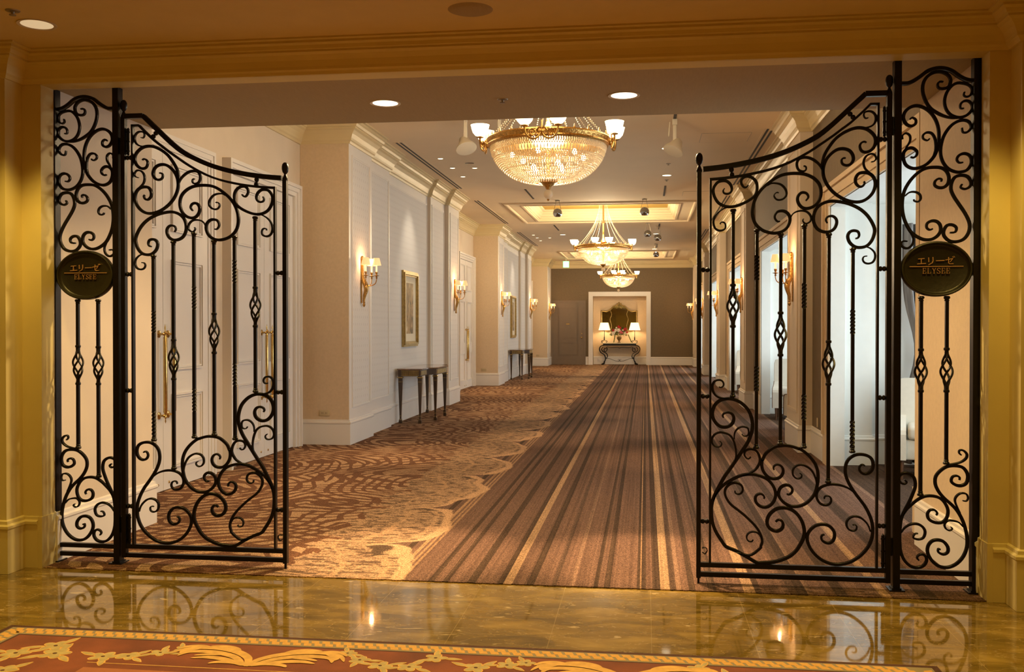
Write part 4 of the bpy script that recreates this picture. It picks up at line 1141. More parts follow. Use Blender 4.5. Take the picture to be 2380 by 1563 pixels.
def make_picture():
    t = empty('framed_picture', (0, 0, 0), 'x', 'picture', 'gilt framed pictures on the papered wall')
    f = MB()
    for q, w, d in ((0, .03, .035), (.03, .03, .055), (.06, .025, .03)):
        f.box(.0, d, q, q + w, q, 1.23 - q); f.box(.0, d, 1.0 - q - w, 1.0 - q, q, 1.23 - q); f.box(.0, d, q + w, 1.0 - q - w, q, q + w); f.box(.0, d, q + w, 1.0 - q - w, 1.23 - q - w, 1.23 - q)
    f.build('frame', M['frame'], t)
    MB().box(.0, .012, .085, .915, .085, 1.145).build('mount', M['mat_board'], t)
    MB().box(.012, .014, .27, .73, .21, 1.04).build('print', M['art'], t)
    return t
pc = make_picture()
for i, lb in enumerate(['tall gilt framed picture above the nearer dark console table', 'tall gilt framed picture above the second console table, half hidden by a sconce']):
    o = pc if i == 0 else copy_tree(pc)
    o.location = (-3.854, 15.31 + 12.72 * i, 1.18); o['label'] = lb

# ================================================================ NICHE: iron console, mirror, lamps, flowers
t = empty('iron_console_table', (-1.01, 39.28, 0), 'scrolled iron console table with cream marble top in the end niche', 'console table'); O = (-1.01, 39.28, 0)
MB().rbox(-1.72, -.30, 39.04, 39.56, .84, .872, .01).build('marble_top', M['marbletop'], t, origin=O)
c = MB(); c.box(-1.66, -.36, 39.07, 39.53, .76, .84)
c.build('apron', M['iron'], t, origin=O)
for sx in (-1, 1):
    for yy in (39.10, 39.48):
        g = MB(); q = lambda a: [( -1.01 + sx * x, yy, z) for x, z in catmull(a, 5)]
        g.tube(q([(.60, .77), (.74, .74), (.80, .62), (.74, .48), (.62, .40), (.56, .28), (.58, .15), (.64, .06), (.72, .015)]), .016, 6)
        g.tube(q([(.52, .70), (.50, .60), (.55, .52), (.62, .56), (.60, .64), (.55, .63)]), .011, 6)
        g.tube(q([(.66, .70), (.72, .62), (.68, .54), (.62, .50), (.52, .44), (.48, .34), (.52, .26), (.57, .30)]), .011, 6)
        g.tube(q([(.72, .012), (.66, .012), (.60, .05), (.62, .14)]), .014, 6)
        g.build('leg', M['iron'], t, True, origin=O)
g = MB()
g.tube([(-1.01 + x, 39.12, z) for x, z in catmull([(-.55, .24), (-.42, .25), (-.2, .17), (-.05, .14), (0, .16), (.05, .14), (.2, .17), (.42, .25), (.55, .24)], 5)], .008, 6)
for s in (-1, 1): g.tube([(-1.01 + s * (.035 + .03 * math.cos(a)), 39.12, .19 + .03 * math.sin(a)) for a in [i * .5 for i in range(11)]], .006, 6)
g.tube([(-1.01 + x, 39.06, z) for x, z in catmull([(-.5, .74), (-.35, .68), (-.1, .70), (0, .66), (.1, .70), (.35, .68), (.5, .74)], 5)], .007, 6)
g.build('stretcher_scroll', M['iron'], t, True, origin=O)

t = empty('wall_mirror', (-1.04, 39.6, 1.3), 'gilt arched mirror with three glass panels on the niche wall', 'mirror'); O = (-1.04, 39.6, 1.3)
outl = [(-.70, 1.42), (-.70, 2.12), (-.62, 2.14), (-.50, 2.12), (-.36, 2.18), (-.22, 2.33), (-.10, 2.37), (0, 2.44), (.10, 2.37), (.22, 2.33), (.36, 2.18), (.50, 2.12), (.62, 2.14), (.70, 2.12), (.70, 1.42), (.5, 1.34), (.2, 1.38), (0, 1.34), (-.2, 1.38), (-.5, 1.34)]
MB().prism([(-1.04 + x, z) for x, z in outl], 39.575, 39.615, 'y').build('mirror_glass', M['mirror'], t, origin=O)
f = MB(); f.tube([(-1.04 + x, 39.57, z) for x, z in outl + outl[:1]], .026, 8)
for s in (-1, 1): f.tube([(-1.04 + s * x, 39.57, z) for x, z in catmull([(.36, 2.18), (.30, 2.0), (.36, 1.8), (.30, 1.55), (.34, 1.36)], 4)], .014, 6)
for x, z in ((0, 2.47), (-.07, 2.42), (.07, 2.42), (-.7, 2.13), (.7, 2.13)): f.ball((-1.04 + x, 39.56, z), .035, 8)
for s in (-1, 1): f.tube([(-1.04 + s * (.10 + .05 * math.cos(a)), 39.56, 2.30 + .05 * math.sin(a)) for a in [i * .5 for i in range(11)]], .012, 6)
f.build('gilt_frame', M['frame'], t, True, origin=O)
def lamp(x, lb):
    t = empty('table_lamp', (x, 39.28, .872), lb, 'table lamp', 'lit iron table lamps on the niche console')
    b = MB()
    for k in range(4):
        a = k * PI / 2 + PI / 4
        b.tube([(r * math.cos(a), r * math.sin(a), z) for r, z in catmull([(.015, .22), (.02, .12), (.06, .07), (.12, .09), (.15, .05), (.12, .012), (.10, .03)], 4)], .010, 6)
    b.lathe([(.012, .10), (.018, .2), (.012, .26), (.011, .45), (.028, .47), (.011, .49), (.011, .52)], n=10)
    b.build('base', M['iron'], t, True)
    s = MB(); n = 40; v = []; f = []
    for (r0, z0) in ((.225, .50), (.145, .80), (.142, .80), (.222, .50)):
        for i in range(n):
            q = r0 + (.004 if i % 2 else 0); an = 2 * PI * i / n; v.append((q * math.cos(an), q * math.sin(an), z0))
    for j in range(3):
        for i in range(n): f.append((j * n + i, j * n + (i + 1) % n, (j + 1) * n + (i + 1) % n, (j + 1) * n + i))
    s.add(v, f); s.build('lamp_shade', M['lampshade'], t)
    light('lamp_light', 'POINT', (0, 0, .62), 9, (1, .72, .42), .06, parent=t)
lamp(-1.62, 'table lamp with white pleated shade on the niche console, on the service door side')
lamp(-.42, 'table lamp with white pleated shade on the niche console, away from the service door')
t = empty('flower_arrangement', (-1.03, 39.25, .872), 'red, pink and white flower arrangement in a bronze urn between the lamps', 'flower arrangement')
MB().lathe([(.07, 0), (.075, .015), (.03, .04), (.025, .07), (.06, .11), (.095, .17), (.10, .21), (.085, .235), (.10, .25), (.09, .25), (0, .22)], n=18).build('urn', M['vase'], t, True)
rr = random.Random(11)
lv = MB()
for i in range(150):
    a = rr.uniform(0, 2 * PI); e = rr.uniform(-.35, 1.2); r = rr.uniform(.10, .31); sc_ = 1.0
    p = Vector((r * math.cos(a) * math.cos(e) * 1.15, r * math.sin(a) * math.cos(e) * .5, .36 + r * math.sin(e) * .75))
    if p.z < .03: p.z = .03
    d = Vector((p.x, p.y, p.z - .32)).normalized(); u = d.cross(Vector((rr.random(), rr.random(), rr.random()))).normalized()
    l = rr.uniform(.05, .09); w = l * .3; q = d.cross(u) * .012
    lv.add([(p - d * l * .5)[:], (p + u * w + q)[:], (p + d * l)[:], (p - u * w - q)[:], (p - q * 1.5)[:]], [(0, 1, 4), (1, 2, 4), (2, 3, 4), (3, 0, 4)])
for i in range(14):
    a = rr.uniform(0, 2 * PI); lv.tube([(0, 0, .22), (.12 * math.cos(a), .06 * math.sin(a), .33), (.24 * math.cos(a), .12 * math.sin(a), .22 + rr.uniform(0, .3))], .003, 4)
for s in (-.12, .28):
    for k in range(12):
        p = Vector((s * (1 + .03 * k) * 1.3, -.14, .32 - .026 * k)); lv.add([(p.x - .025, p.y, p.z), (p.x, p.y - .01, p.z + .02), (p.x + .025, p.y, p.z), (p.x, p.y + .005, p.z - .03)], [(0, 1, 2), (0, 2, 3)])
tag(lv.build('foliage', M['leafg'], t), kind='stuff')
def bloom(c, r, m):
    b = MB(); n = 6
    for ring, (k, zz) in enumerate(((1, 0), (.6, .3))):
        for i in range(n):
            a = 2 * PI * i / n + ring * .5; u = Vector((math.cos(a), 0, math.sin(a))); w = Vector((-math.sin(a), 0, math.cos(a))); cc = Vector(c) + Vector((0, -zz * r, 0))
            b.add([cc[:], (cc + u * r * k * .6 + w * r * k * .35 + Vector((0, -r * .1, 0)))[:], (cc + u * r * k + Vector((0, r * .15, 0)))[:], (cc + u * r * k * .6 - w * r * k * .35 + Vector((0, -r * .1, 0)))[:]], [(0, 1, 2), (0, 2, 3)])
    b.ball((c[0], c[1] - r * .3, c[2]), r * .28, 6)
    b.build('bloom', m, t)
for i, (x, z, r, m) in enumerate([(-.02, .64, .06, 'flred'), (.05, .58, .05, 'flred'), (-.24, .50, .06, 'flred'), (.26, .54, .075, 'flred'), (.20, .52, .05, 'flred'), (.07, .43, .065, 'flpink'), (.12, .40, .05, 'flpink'), (-.14, .50, .07, 'flwhite'), (-.02, .50, .085, 'flwhite'), (-.24, .38, .085, 'flwhite'), (-.19, .44, .06, 'flwhite'), (.16, .50, .04, 'flwhite'), (.24, .38, .05, 'flwhite'), (-.11, .60, .04, 'flwhite'), (.33, .42, .05, 'flred')]):
    bloom((x * .95, -.18 - .02 * (i % 3), z), r, M[m])

# ================================================================ ALCOVE FURNITURE
def make_chair():
    t = empty('armchair', (0, 0, 0), 'x', 'armchair', 'ivory high-backed armchairs in the window alcoves')
    # faces -Y; back at +Y
    c = MB(); c.rbox(-.34, .34, -.30, .32, .20, .40, .02); c.build('seat_base', M['chair'], t, True)
    c = MB(); c.rbox(-.235, .235, -.34, .22, .40, .53, .035, 3); c.build('seat_cushion', M['chair'], t, True)
    b = MB(); pr = [(-.35, .22), (-.35, .90), (-.33, .955), (-.27, .97), (.27, .97), (.33, .955), (.35, .90), (.35, .22)]
    v = []; f = []; n = len(pr)
    for (yo, top) in ((.20, 0), (.225, .01), (.33, .01), (.36, 0)):
        for x, z in pr: v.append((x * (.985 if top == 0 else 1), yo + (z - .22) * .10, z))
    for j in range(3):
        for i in range(n): f.append((j * n + i, j * n + (i + 1) % n, (j + 1) * n + (i + 1) % n, (j + 1) * n + i))
    f += [tuple(range(n)), tuple(3 * n + i for i in range(n))[::-1]]
    b.add(v, f); b.build('backrest', M['chair'], t, True)
    for s in (-1, 1):
        a = MB(); pa = [(.24, .20), (.24, .60), (.14, .555), (-.05, .53), (-.26, .515), (-.315, .49), (-.335, .45), (-.335, .20)]
        a.prism(pa, s * .25, s * .345, 'x'); ao = a.build('arm', M['chair'], t)
        e = MB(); e.tube([(s * .349, y, z) for y, z in pa[1:]], .006, 6); e.build('piping', M['chairwood'], ao, True)
    for x in (-.29, .29):
        for y in (-.26, .28):
            MB().lathe([(.014, .0045), (.024, .20)], (x, y, 0), 8).build('leg', M['chairwood'], t)
    return t
c0 = make_chair()
CH = [((2.84, 10.25, 0), -14, 'ivory armchair in the first window alcove, beside the gateway, below the grey curtain'),
      ((2.42, 16.45, 0), -10, 'ivory armchair with a tall back in the second window alcove from the gateway'),
      ((2.42, 14.62, 0), 190, 'ivory armchair with its back to the gateway, half behind the first free pilaster'),
      ((2.40, 22.9, 0), -8, 'ivory armchair in the third window alcove from the gateway'),
      ((2.42, 21.0, 0), 190, 'ivory armchair with its back to the gateway in the third window alcove')]
for i, (l, a, lb) in enumerate(CH):
    o = c0 if i == 0 else copy_tree(c0)
    o.location = (l[0], l[1], .0); o.rotation_euler = (0, 0, R(a)); o['label'] = lb
def make_curtain():
    t = empty('curtain', (0, 0, 0), 'x', 'curtain', 'grey curtains tied back at the alcove windows')
    v = []; f = []; n = 40; rows = 22
    for j in range(rows + 1):
        z = 2.60 - 2.55 * j / rows
        tie = math.exp(-((z - 1.25) / .42) ** 2)
        wd_ = .41 * (1 - .30 * tie)
        for i in range(n + 1):
            u = i / n
            v.append((.07 * math.sin(u * 24 + .2 * math.sin(z * 3)) * (1 - .5 * tie), -u * wd_, z))
    for j in range(rows):
        for i in range(n): f.append((j * (n + 1) + i, j * (n + 1) + i + 1, (j + 1) * (n + 1) + i + 1, (j + 1) * (n + 1) + i))
    b = MB(); b.add(v, f)
    o = b.build('drape', M['curtain'], t, True)
    so = o.modifiers.new('thickness', 'SOLIDIFY'); so.thickness = .006
    q = MB(); q.tube([(-.10 , -.02, 1.34), (-.10, -.12, 1.25), (-.02, -.24, 1.22), (.08, -.12, 1.25), (.08, -.0, 1.34)], .012, 6)
    q.ball((-.11, -.10, 1.28), .035, 8); q.lathe([(.010, -.02), (.03, -.05), (.036, -.16), (0, -.16)], (-.11, -.10, 1.25), 10)
    q.build('tieback', M['tassel'], t, True)
    return t
cu = make_curtain()
for i in range(3):
    o = cu if i == 0 else copy_tree(cu)
    o.location = (3.13, 10.93 + 6.36 * i, 0); o.rotation_euler = (0, 0, R(-90))
    o['label'] = 'long grey curtain tied back with a tassel in the %s window alcove from the gateway' % ('first', 'second', 'third')[i]

# ================================================================ LOBBY RUG
M['rug_edge'] = mat('rug_dark_border', (.075, .028, .012), .95, var=.2, scale=40, bump=.3, bscale=300)
M['rug_rope'] = mat('rug_rope_border', (.60, .33, .07), .95, var=.1, scale=60, bump=.3, bscale=300)
M['rug_grey'] = mat('rug_grey_line', (.27, .22, .12), .95, bump=.3, bscale=300)
M['rug_red'] = mat('rug_rust_field', (.20, .055, .018), .95, var=.3, scale=4, bump=.3, bscale=300)
M['rug_in'] = mat('rug_salmon_field', (.36, .13, .05), .95, var=.1, scale=8, bump=.3, bscale=300)
M['rug_leaf'] = mat('rug_ochre_leaf', (.62, .36, .09), .95, var=.15, scale=25)
M['rug_flower'] = mat('rug_sage_flower', (.42, .33, .13), .95, var=.15, scale=25)
t = empty('rug', (-.93, 2.2, 0), 'rust red rug with ochre leaves and a rope border on the marble floor', 'rug'); O = (-.93, 2.2, 0)
x0, x1, y0, y1 = -3.13, 1.27, -.4, 4.51
rg = MB(0); rg.box(x0, x1, y0, y1, .0, .012)
def ringrect(mi, a, b, z):
    rg.mi = mi
    for q in ((x0 + a, x1 - a, y1 - b, y1 - a), (x0 + a, x1 - a, y0 + a, y0 + b), (x0 + a, x0 + b, y0 + b, y1 - b), (x1 - b, x1 - a, y0 + b, y1 - b)): rg.box(*q, .011, z)
ringrect(2, .030, .125, .0125)
# rope blocks
rg.mi = 1; L_ = .052
def ropes(n, fn):
    for i in range(n):
        for k in (0, 1):
            s = i * L_ + k * L_ * .5; w0, w1 = (.040 + k * .036, .076 + k * .036)
            rg.prism([fn(s, w0), fn(s + L_ * .72, w0), fn(s + L_ * .95, w1), fn(s + L_ * .23, w1)], .012, .0132)
ropes(int((x1 - x0 - .16) / L_), lambda s, w: (x0 + .06 + s, y1 - w)); ropes(int((y1 - 1.5) / L_), lambda s, w: (x0 + w, y1 - .06 - s)); ropes(int((y1 - 1.5) / L_), lambda s, w: (x1 - w, y1 - .06 - s))
rg.mi = 3; rg.box(x0 + .14, x1 - .14, y0 + .14, y1 - .14, .011, .0129)
rg.mi = 4; rg.box(x0 + .70, x1 - .70, y0 + .70, y1 - .52, .0128, .0134)
rg.mi = 5
rg.box(x0 + .68, x1 - .68, y1 - .462, y1 - .456, .0128, .0136)
ZZ = [0]
def ell(cx, cy, a, b, ang, mi, z, n=12, tip=0):
    ps = []; ZZ[0] += .0000045; z = z + ZZ[0]
    for i in range(n):
        q = 2 * PI * i / n; u, v = a * math.cos(q), b * math.sin(q) * (1 - tip * max(0, math.cos(q)))
        ps.append((cx + u * math.cos(ang) - v * math.sin(ang), cy + u * math.sin(ang) + v * math.cos(ang)))
    rg.mi = mi; rg.prism(ps, .0125, z)
rr = random.Random(5)
def flower(cx, cy, r):
    for i in range(5):
        a = 2 * PI * i / 5 + rr.random() * .3; x, y = cx + r * .6 * math.cos(a), cy + r * .6 * math.sin(a)
        ell(x, y, r * .55, r * .42, a, 5, .0136); ell(x, y, r * .45, r * .32, a, 6, .0140)
    ell(cx, cy, r * .16, r * .14, 0, 0, .0144)
def leaf(cx, cy, l, a):
    ell(cx + l * .5 * math.cos(a), cy + l * .5 * math.sin(a), l * .5, l * .19, a, 5, .0136, 12, .5); ell(cx + l * .5 * math.cos(a), cy + l * .5 * math.sin(a), l * .40, l * .12, a, 6, .0140, 12, .5)
for cx, cy, r in [(-2.72, 4.24, .062), (-2.66, 4.14, .066), (-2.84, 4.12, .062), (-2.42, 4.13, .058), (-2.31, 4.15, .05), (-2.19, 4.215, .045), (-2.11, 4.28, .04), (-1.34, 4.32, .04), (-1.26, 4.24, .045), (-1.15, 4.18, .05), (-1.02, 4.18, .05), (-.93, 4.31, .05), (-.73, 4.21, .055), (-.60, 4.26, .045), (-.52, 4.30, .04), (.23, 4.33, .045), (.36, 4.24, .05), (.5, 4.18, .055), (.64, 4.2, .05), (.8, 4.27, .05), (-2.75, 3.9, .06), (-2.85, 3.7, .06), (-2.7, 3.5, .06)]:
    flower(cx, cy, r)
    for k in range(3): leaf(cx + r * .8 * math.cos(k * 2.3 + cx * 5), cy + r * .5 * math.sin(k * 2.3 + cx * 5), r * 1.7, k * 2.3 + cx * 5)
def acanthus(cx, cy, s):
    """a scrolling leaf spray: tapered curling blades that spring from one stem"""
    def blade(pts, w):
        c = catmull(pts, 5); n = len(c); a = []; b = []
        ZZ[0] += .0000045
        for i, (x, y) in enumerate(c):
            p = c[max(i - 1, 0)]; q = c[min(i + 1, n - 1)]; d = Vector((q[0] - p[0], q[1] - p[1])).normalized()
            t = i / (n - 1); k = w * math.sin(PI * min(t * .92 + .08, 1)) ** .7
            a.append((cx + s * (x - d.y * k), cy + y + d.x * k)); b.append((cx + s * (x + d.y * k), cy + y - d.x * k))
        rg.mi = 5; m = len(rg.v); z = .0138 + ZZ[0]
        rg.add([(x, y, z) for x, y in a] + [(x, y, z) for x, y in b], [(i, i + 1, n + i + 1, n + i) for i in range(n - 1)])
    for pts, w in (([(.0, -.16), (.03, -.06), (.12, .02), (.24, .055), (.36, .03), (.41, -.05)], .016), ([(.02, -.14), (.10, -.05), (.22, .0), (.33, -.01), (.36, -.07)], .015), ([(.02, -.15), (.12, -.09), (.22, -.07), (.29, -.09)], .014), ([(.01, -.15), (.08, -.12), (.15, -.125), (.18, -.15)], .012),
                   ([(.10, .0), (.13, .055), (.20, .085), (.27, .08)], .010), ([(.24, .05), (.31, .075), (.37, .06), (.40, .02)], .010), ([(.30, .04), (.36, .0), (.36, -.04)], .010), ([(.16, -.03), (.24, -.035), (.29, -.055)], .009)):
        blade(pts, w * 1.45)
for cx in (-1.73, -.08): acanthus(cx, 4.25, 1); acanthus(cx, 4.25, -1)
rg.build('rug_pile', [M['rug_edge'], M['rug_rope'], M['rug_grey'], M['rug_red'], M['rug_in'], M['rug_leaf'], M['rug_flower']], t, origin=O)

# ================================================================ CEILING FITTINGS
def downlight(x, y, z, r, lb, grp, glow='downglow', energy=0, spot=75, col=WRM, recess=.05, target=None, bl=.6):
    t = empty('ceiling_downlight', (x, y, z), lb, 'downlight', grp)
    MB().lathe([(r, -.001), (r * 1.22, -.004), (r * 1.22, -.0005), (r, .0)][::-1], n=28).build('trim_ring', M['fitting'], t, True)
    c = MB(); c.lathe([(r, -.0015), (r * .93, -.003), (r * .55, -.0025), (0, -.0025)][::-1], n=28); c.build('reflector', M[glow], t, True)
    if energy: light('downlight_beam', 'SPOT', (0, 0, -.03), energy, col, .05, (0, 0, -1) if target is None else target, spot, bl, parent=t)
    return t
G1 = 'round downlights in the beam soffit of the gateway'
downlight(-1.74, 6.47, 3.01, .085, 'lit round downlight in the beam soffit, above the panelled-door side of the carpet', G1, energy=190, spot=150, bl=.5, col=(1, .70, .36))
downlight(-.14, 6.46, 3.01, .085, 'lit round downlight in the beam soffit, nearer the window-side gate leaf', G1, energy=190, spot=150, bl=.5, col=(1, .70, .36))
for x in (-1.74, -.14): light('soffit_beam', 'SPOT', (x, 6.46, 2.98), 560, (1, .64, .33), .04, (x + .15, 6.35, 0), 36, .7)
G2 = 'recessed downlights in the lobby ceiling'
downlight(-3.35, 5.07, 3.18, .085, 'recessed downlight with polished reflector in the amber lobby ceiling corner', None, glow='reflector', energy=95, spot=95, col=AMB)
for x, y in ((1.55, 5.0), (-3.4, 2.2), (1.6, 2.2), (-.95, 3.4), (3.6, 4.4), (-5.4, 4.4)):
    light('lobby_extra_spot', 'SPOT', (x, y, 3.15), 90, AMB, .08, (x, y, 0), 100, .6)  # extra amber spots with no fitting, added to light the lobby
G3 = 'small lit pinhole spotlights aimed at the papered wall'
for k in range(2):
    for x, y in ((-3.14, 14.92), (-3.13, 15.83), (-3.13, 16.76), (-2.77, 15.88)):
        yy = y + 12.72 * k
        downlight(x, yy, ZC, .04, 'pinhole ceiling spotlight by the %s console table, %s' % (('first', 'second')[k], {14.92: 'first of its row from the gateway', 15.83: 'middle of the row along the cornice', 16.76: 'last of its row from the gateway', 15.88: 'set apart from the row'}[y]), 'pinhole spots above the console tables')
    light('picture_spot', 'SPOT', (-3.13, 15.83 + 12.72 * k, 4.05), 60, (1, .84, .64), .06, (-3.86, 15.8 + 12.72 * k, 1.7), 66, 1)
DL = ['beside the sprinkler and white track spotlight', 'just before the dark slot on the window side', 'past the gold recess, below the paired chrome balls', 'past the gold recess on the panelled-door side', 'near the last recess on the window side', 'near the last recess on the panelled-door side']
for i, (x, y) in enumerate([(.31, 14.5), (.36, 17.08), (.29, 27.75), (-2.31, 27.66), (.29, 33.1), (-2.25, 33.1)]):
    downlight(x, y, ZC, .075, 'round corridor ceiling downlight ' + DL[i], 'round downlights in the corridor ceiling', energy=230, spot=44, col=(1, .72, .42))
for i, (x, y) in enumerate([(-3.55, 8.9), (-3.5, 10.9), (-3.5, 21.9), (-3.5, 23.6), (-3.5, 35.0), (-2.6, 16.6), (-2.5, 18.4), (-2.6, 11.4), (-1.4, 13.2), (-2.2, 31.0), (.3, 31.0), (.3, 19.4), (.3, 11.2)]):
    light('door_downlight', 'SPOT', (x, y, 4.06), 260, (1, .68, .36), .04, (x + .1, y, 0), 36, .9)  # unseen spots without fittings, added to pool light on the carpet
# ceiling speaker grilles
for x, y, z, lb in ((-.92, 5.14, 3.18, 'round speaker grille in the lobby ceiling above the gateway'), (-2.77, 15.4, ZC, 'round grille in the corridor ceiling beyond the large chandelier')):
    t = empty('ceiling_speaker', (x, y, z), lb, 'ceiling speaker', 'round ceiling grilles')
    MB().lathe([(.0, -.012), (.085, -.012), (.098, -.008), (.11, -.004), (.12, 0)] if z < 4 else [(0, -.01), (.06, -.01), (.075, 0)], n=28).build('grille', M['soffit'] if z < 4 else M['alu'], t, True)
for x, y, z, lb in ((-.94, 6.46, 3.01, 'small sprinkler between the two soffit downlights'), (-3.33, 4.83, 3.18, 'small sprinkler beside the lobby corner downlight'), (.36, 15.85, ZC, 'small sprinkler in the corridor ceiling beside the white track spotlight'), (.37, 17.6, ZC, 'tiny sprinkler before the ceiling slot, beyond the downlight')):
    t = empty('sprinkler', (x, y, z), lb, 'sprinkler', 'ceiling sprinklers')
    MB().lathe([(0, -.028), (.018, -.026), (.018, -.022), (.007, -.02), (.010, -.008), (.034, -.005), (.038, 0)], n=16).build('sprinkler_head', M['alu'], t, True)
# slot diffusers
SL = [(-3.45, 13.5, 4.7, .055), (-3.45, 19.9, 4.6, .055), (-3.45, 26.7, 4.7, .055), (1.62, 13.2, 5.2, .055), (1.62, 19.8, 4.6, .055), (1.62, 26.5, 4.6, .055)]
SN = ['above the first papered wall bay', 'above the second bay of panelled doors', 'above the second papered wall bay', 'above the second window alcove', 'above the third window alcove', 'above the fourth window alcove']
for (x, y, l, w), nm in zip(SL, SN):
    t = empty('slot_diffuser', (x, y + l / 2, ZC), 'double slot air diffuser beside the cornice ' + nm, 'air diffuser', 'long ceiling slot diffusers beside the cornices')
    MB().box(-.075, .075, -l / 2, l / 2, -.004, -.0005).build('frame', M['ceil'], t)
    MB().box(-.045, -.015, -l / 2 + .03, l / 2 - .03, -.006, -.004).box(.015, .045, -l / 2 + .03, l / 2 - .03, -.006, -.004).build('slot', M['dark'], t)
for i, (x, y) in enumerate([(-2.25, 18.43), (.36, 18.32), (-2.31, 25.0), (.35, 25.0), (.36, 31.2)]):
    t = empty('lighting_track', (x, y + .7, ZC), 'short dark ceiling track slot ' + ('before the gold recess on the panelled-door side', 'before the gold recess on the window side', 'past the gold recess on the panelled-door side', 'past the gold recess above the chrome balls', 'by the lowest chrome ball near the far recess')[i], 'lighting track', 'short dark track slots in the corridor ceiling')
    MB().box(-.018, .018, -.7, .7, -.006, -.0005).build('track_slot', M['dark'], t)
# access hatches
for x0_, x1_, y0_, y1_, lb in ((.75, 1.40, 13.45, 14.1, 'square access hatch in the corridor ceiling beside the white track spotlight'), (.72, 1.45, 19.15, 19.8, 'square access hatch in the corridor ceiling just before the gold recess')):
    t = empty('access_hatch', ((x0_ + x1_) / 2, (y0_ + y1_) / 2, ZC), lb, 'access hatch', 'flush access hatches in the corridor ceiling'); a, b = (x1_ - x0_) / 2, (y1_ - y0_) / 2
    MB().box(-a, a, -b, b, -.003, -.0005).build('hatch_panel', M['ceil'], t)
    MB().box(-a - .006, -a, -b, b, -.0025, -.0005).box(a, a + .006, -b, b, -.0025, -.0005).box(-a, a, -b - .006, -b, -.0025, -.0005).box(-a, a, b, b + .006, -.0025, -.0005).build('hatch_gap', M['alu'], t)
# ball lamps
def make_ball():
    t = empty('ball_spotlight', (0, 0, 0), 'x', 'spotlight', 'chrome ball spotlights hanging from the ceiling')
    b = MB(); pr = [(.0, -.095)] + [(.0955 * math.sin(a), -.0955 * math.cos(a)) for a in [PI * i / 14 for i in range(3, 14)]] + [(0, .0955)]
    b.lathe(pr[1:], n=24); b.build('ball_shell', M['chrome'], t, True)
    MB().lathe([(.058, -.076), (.04, -.05), (0, -.045)], n=20).build('reflector', M['chrome'], t, True)
    c = MB()
    for s in (-1, 1): c.tube([(s * .075, 0, .06), (s * .03, 0, .25)], .004, 6)
    c.lathe([(.05, .245), (.05, .255), (.02, .26)], n=14)
    c.build('hanger', M['alu'], t, True)
    return t
bl = make_ball()
BL = [(-1.79, 20.15, 3.84, 'chrome ball spotlight before the gold recess, on the side of the panelled doors'), (-.02, 20.15, 3.84, 'chrome ball spotlight before the gold recess, on the side of the window alcoves'), (.055, 24.75, 3.82, 'chrome ball spotlight just past the gold recess, nearer the chandelier stem'), (.31, 25.6, 3.80, 'chrome ball spotlight just past the gold recess, nearer the window side'), (.33, 31.0, 3.76, 'small-looking chrome ball spotlight hanging lowest, near the far ceiling recess')]
for i, (x, y, z, lb) in enumerate(BL):
    o = bl if i == 0 else copy_tree(bl)
    o.location = (x, y, z + .0); o['label'] = lb
    st = [c for c in o.children if c.name.startswith('hanger')][0]
    st.scale = (1, 1, (ZC - z) / .26)
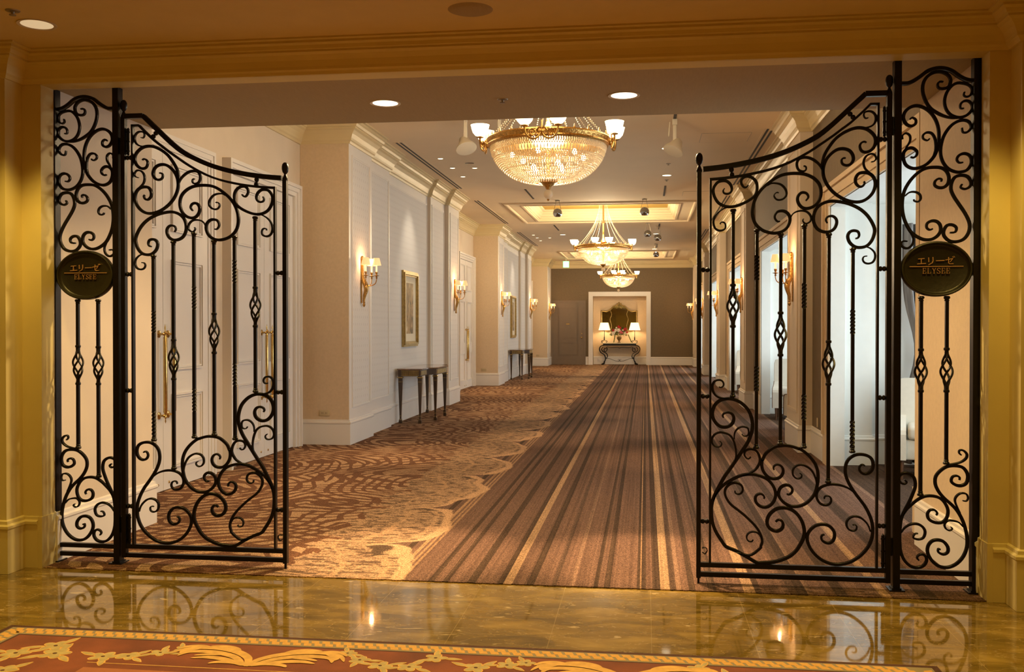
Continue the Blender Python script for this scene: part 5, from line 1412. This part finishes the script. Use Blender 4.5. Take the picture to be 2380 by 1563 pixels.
# white track spotlights
def make_track():
    t = empty('track_spotlight', (0, 0, 0), 'x', 'spotlight', 'white track spotlights behind the large chandelier')
    c = MB(); c.rbox(-.03, .03, -.02, .02, .26, .34, .006); c.rbox(-.022, .022, -.022, .022, .04, .26, .005); c.tube([(-.06, 0, .30), (-.075, 0, .12)], .007, 6)
    c.build('adapter', M['fitting'], t, True)
    q = Vector((-.45, -.35, -1)).normalized()
    h = MB(); h.lathe_axis([(.035, -.12), (.06, -.10), (.075, -.04), (.125, .03), (.13, .055), (.12, .058)], (0, 0, -.02), q, 24); ho = h.build('lamp_housing', M['fitting'], t, True)
    g = MB(); g.lathe_axis([(.03, .0), (.07, .02), (.118, .050)], (0, 0, -.02), q, 24); g.build('reflector', M['chrome'], ho, True)
    return t
tk = make_track()
for i, (x, y, z, lb) in enumerate([(.36, 12.45, 3.76, 'white track spotlight hanging on the window side of the large chandelier'), (-2.2, 11.95, 3.76, 'white track spotlight half hidden behind the outer cups of the large chandelier'), (-1.78, 11.95, 3.84, 'white track spotlight just above the rim of the large chandelier')]):
    o = tk if i == 0 else copy_tree(tk)
    o.location = (x, y, z); o['label'] = lb
    if i == 2: o.scale = (1, 1, .765)
    if i: o.rotation_euler = (0, 0, R(88))
for x in (.36, -2.0):
    t = empty('lighting_track', (x, 11.8, ZC), 'dark lighting track carrying the white spotlights %s' % ('by the panelled doors' if x < 0 else 'on the window side'), 'lighting track')
    MB().box(-.018 if x > 0 else -.24, .018 if x > 0 else .25, -.8 if x > 0 else .13, .9 if x > 0 else .17, -.006, -.0005).build('track_slot', M['dark'], t)
# exit sign
t = empty('exit_sign', (-2.965, 37.0, 3.74), 'small glowing green and white exit sign under the far ceiling', 'exit sign')
MB().box(-.115, .115, .0, .06, .0, .24).build('sign_box', M['exitg'], t)
MB().box(-.10, .10, -.004, .0, .012, .228).build('lit_face', M['exit'], t)
MB().box(-.012, .012, .02, .04, .24, .36).build('mount', M['fitting'], t)
# outlets
def outlet(name, loc, w, h, axis, lb, n):
    t = empty(name, loc, lb, 'wall outlet')
    if axis == 'y':
        MB().rbox(-w / 2, w / 2, -.010, .0, -h / 2, h / 2, .004).build('cover_plate', M['plastic'], t, True)
        s = MB()
        for k in range(n):
            x = (k - (n - 1) / 2) * .05
            for d in (-.008, .008): s.box(x + d - .0015, x + d + .0015, -.0112, -.010, -.009, .009)
        s.build('socket_slot', M['dark'], t)
    else:
        MB().rbox(-.010, .0, -w / 2, w / 2, -h / 2, h / 2, .004).build('cover_plate', M['plastic'], t, True)
outlet('wall_outlet', (-4.04, 12.054, .405), .135, .075, 'y', 'beige double wall outlet above the baseboard of the first pilaster past the doors', 2)
outlet('wall_outlet', (-4.08, 24.774, .405), .135, .075, 'y', 'beige wall outlet above the baseboard of the second deep pilaster', 2)
outlet('wall_outlet', (-4.08, 37.494, .405), .135, .075, 'y', 'beige wall outlet above the baseboard of the last deep pilaster', 2)
outlet('wall_outlet', (1.968, 11.66, .40), .075, .11, 'x', 'pale single outlet on the taupe strip beside the first alcove', 1)
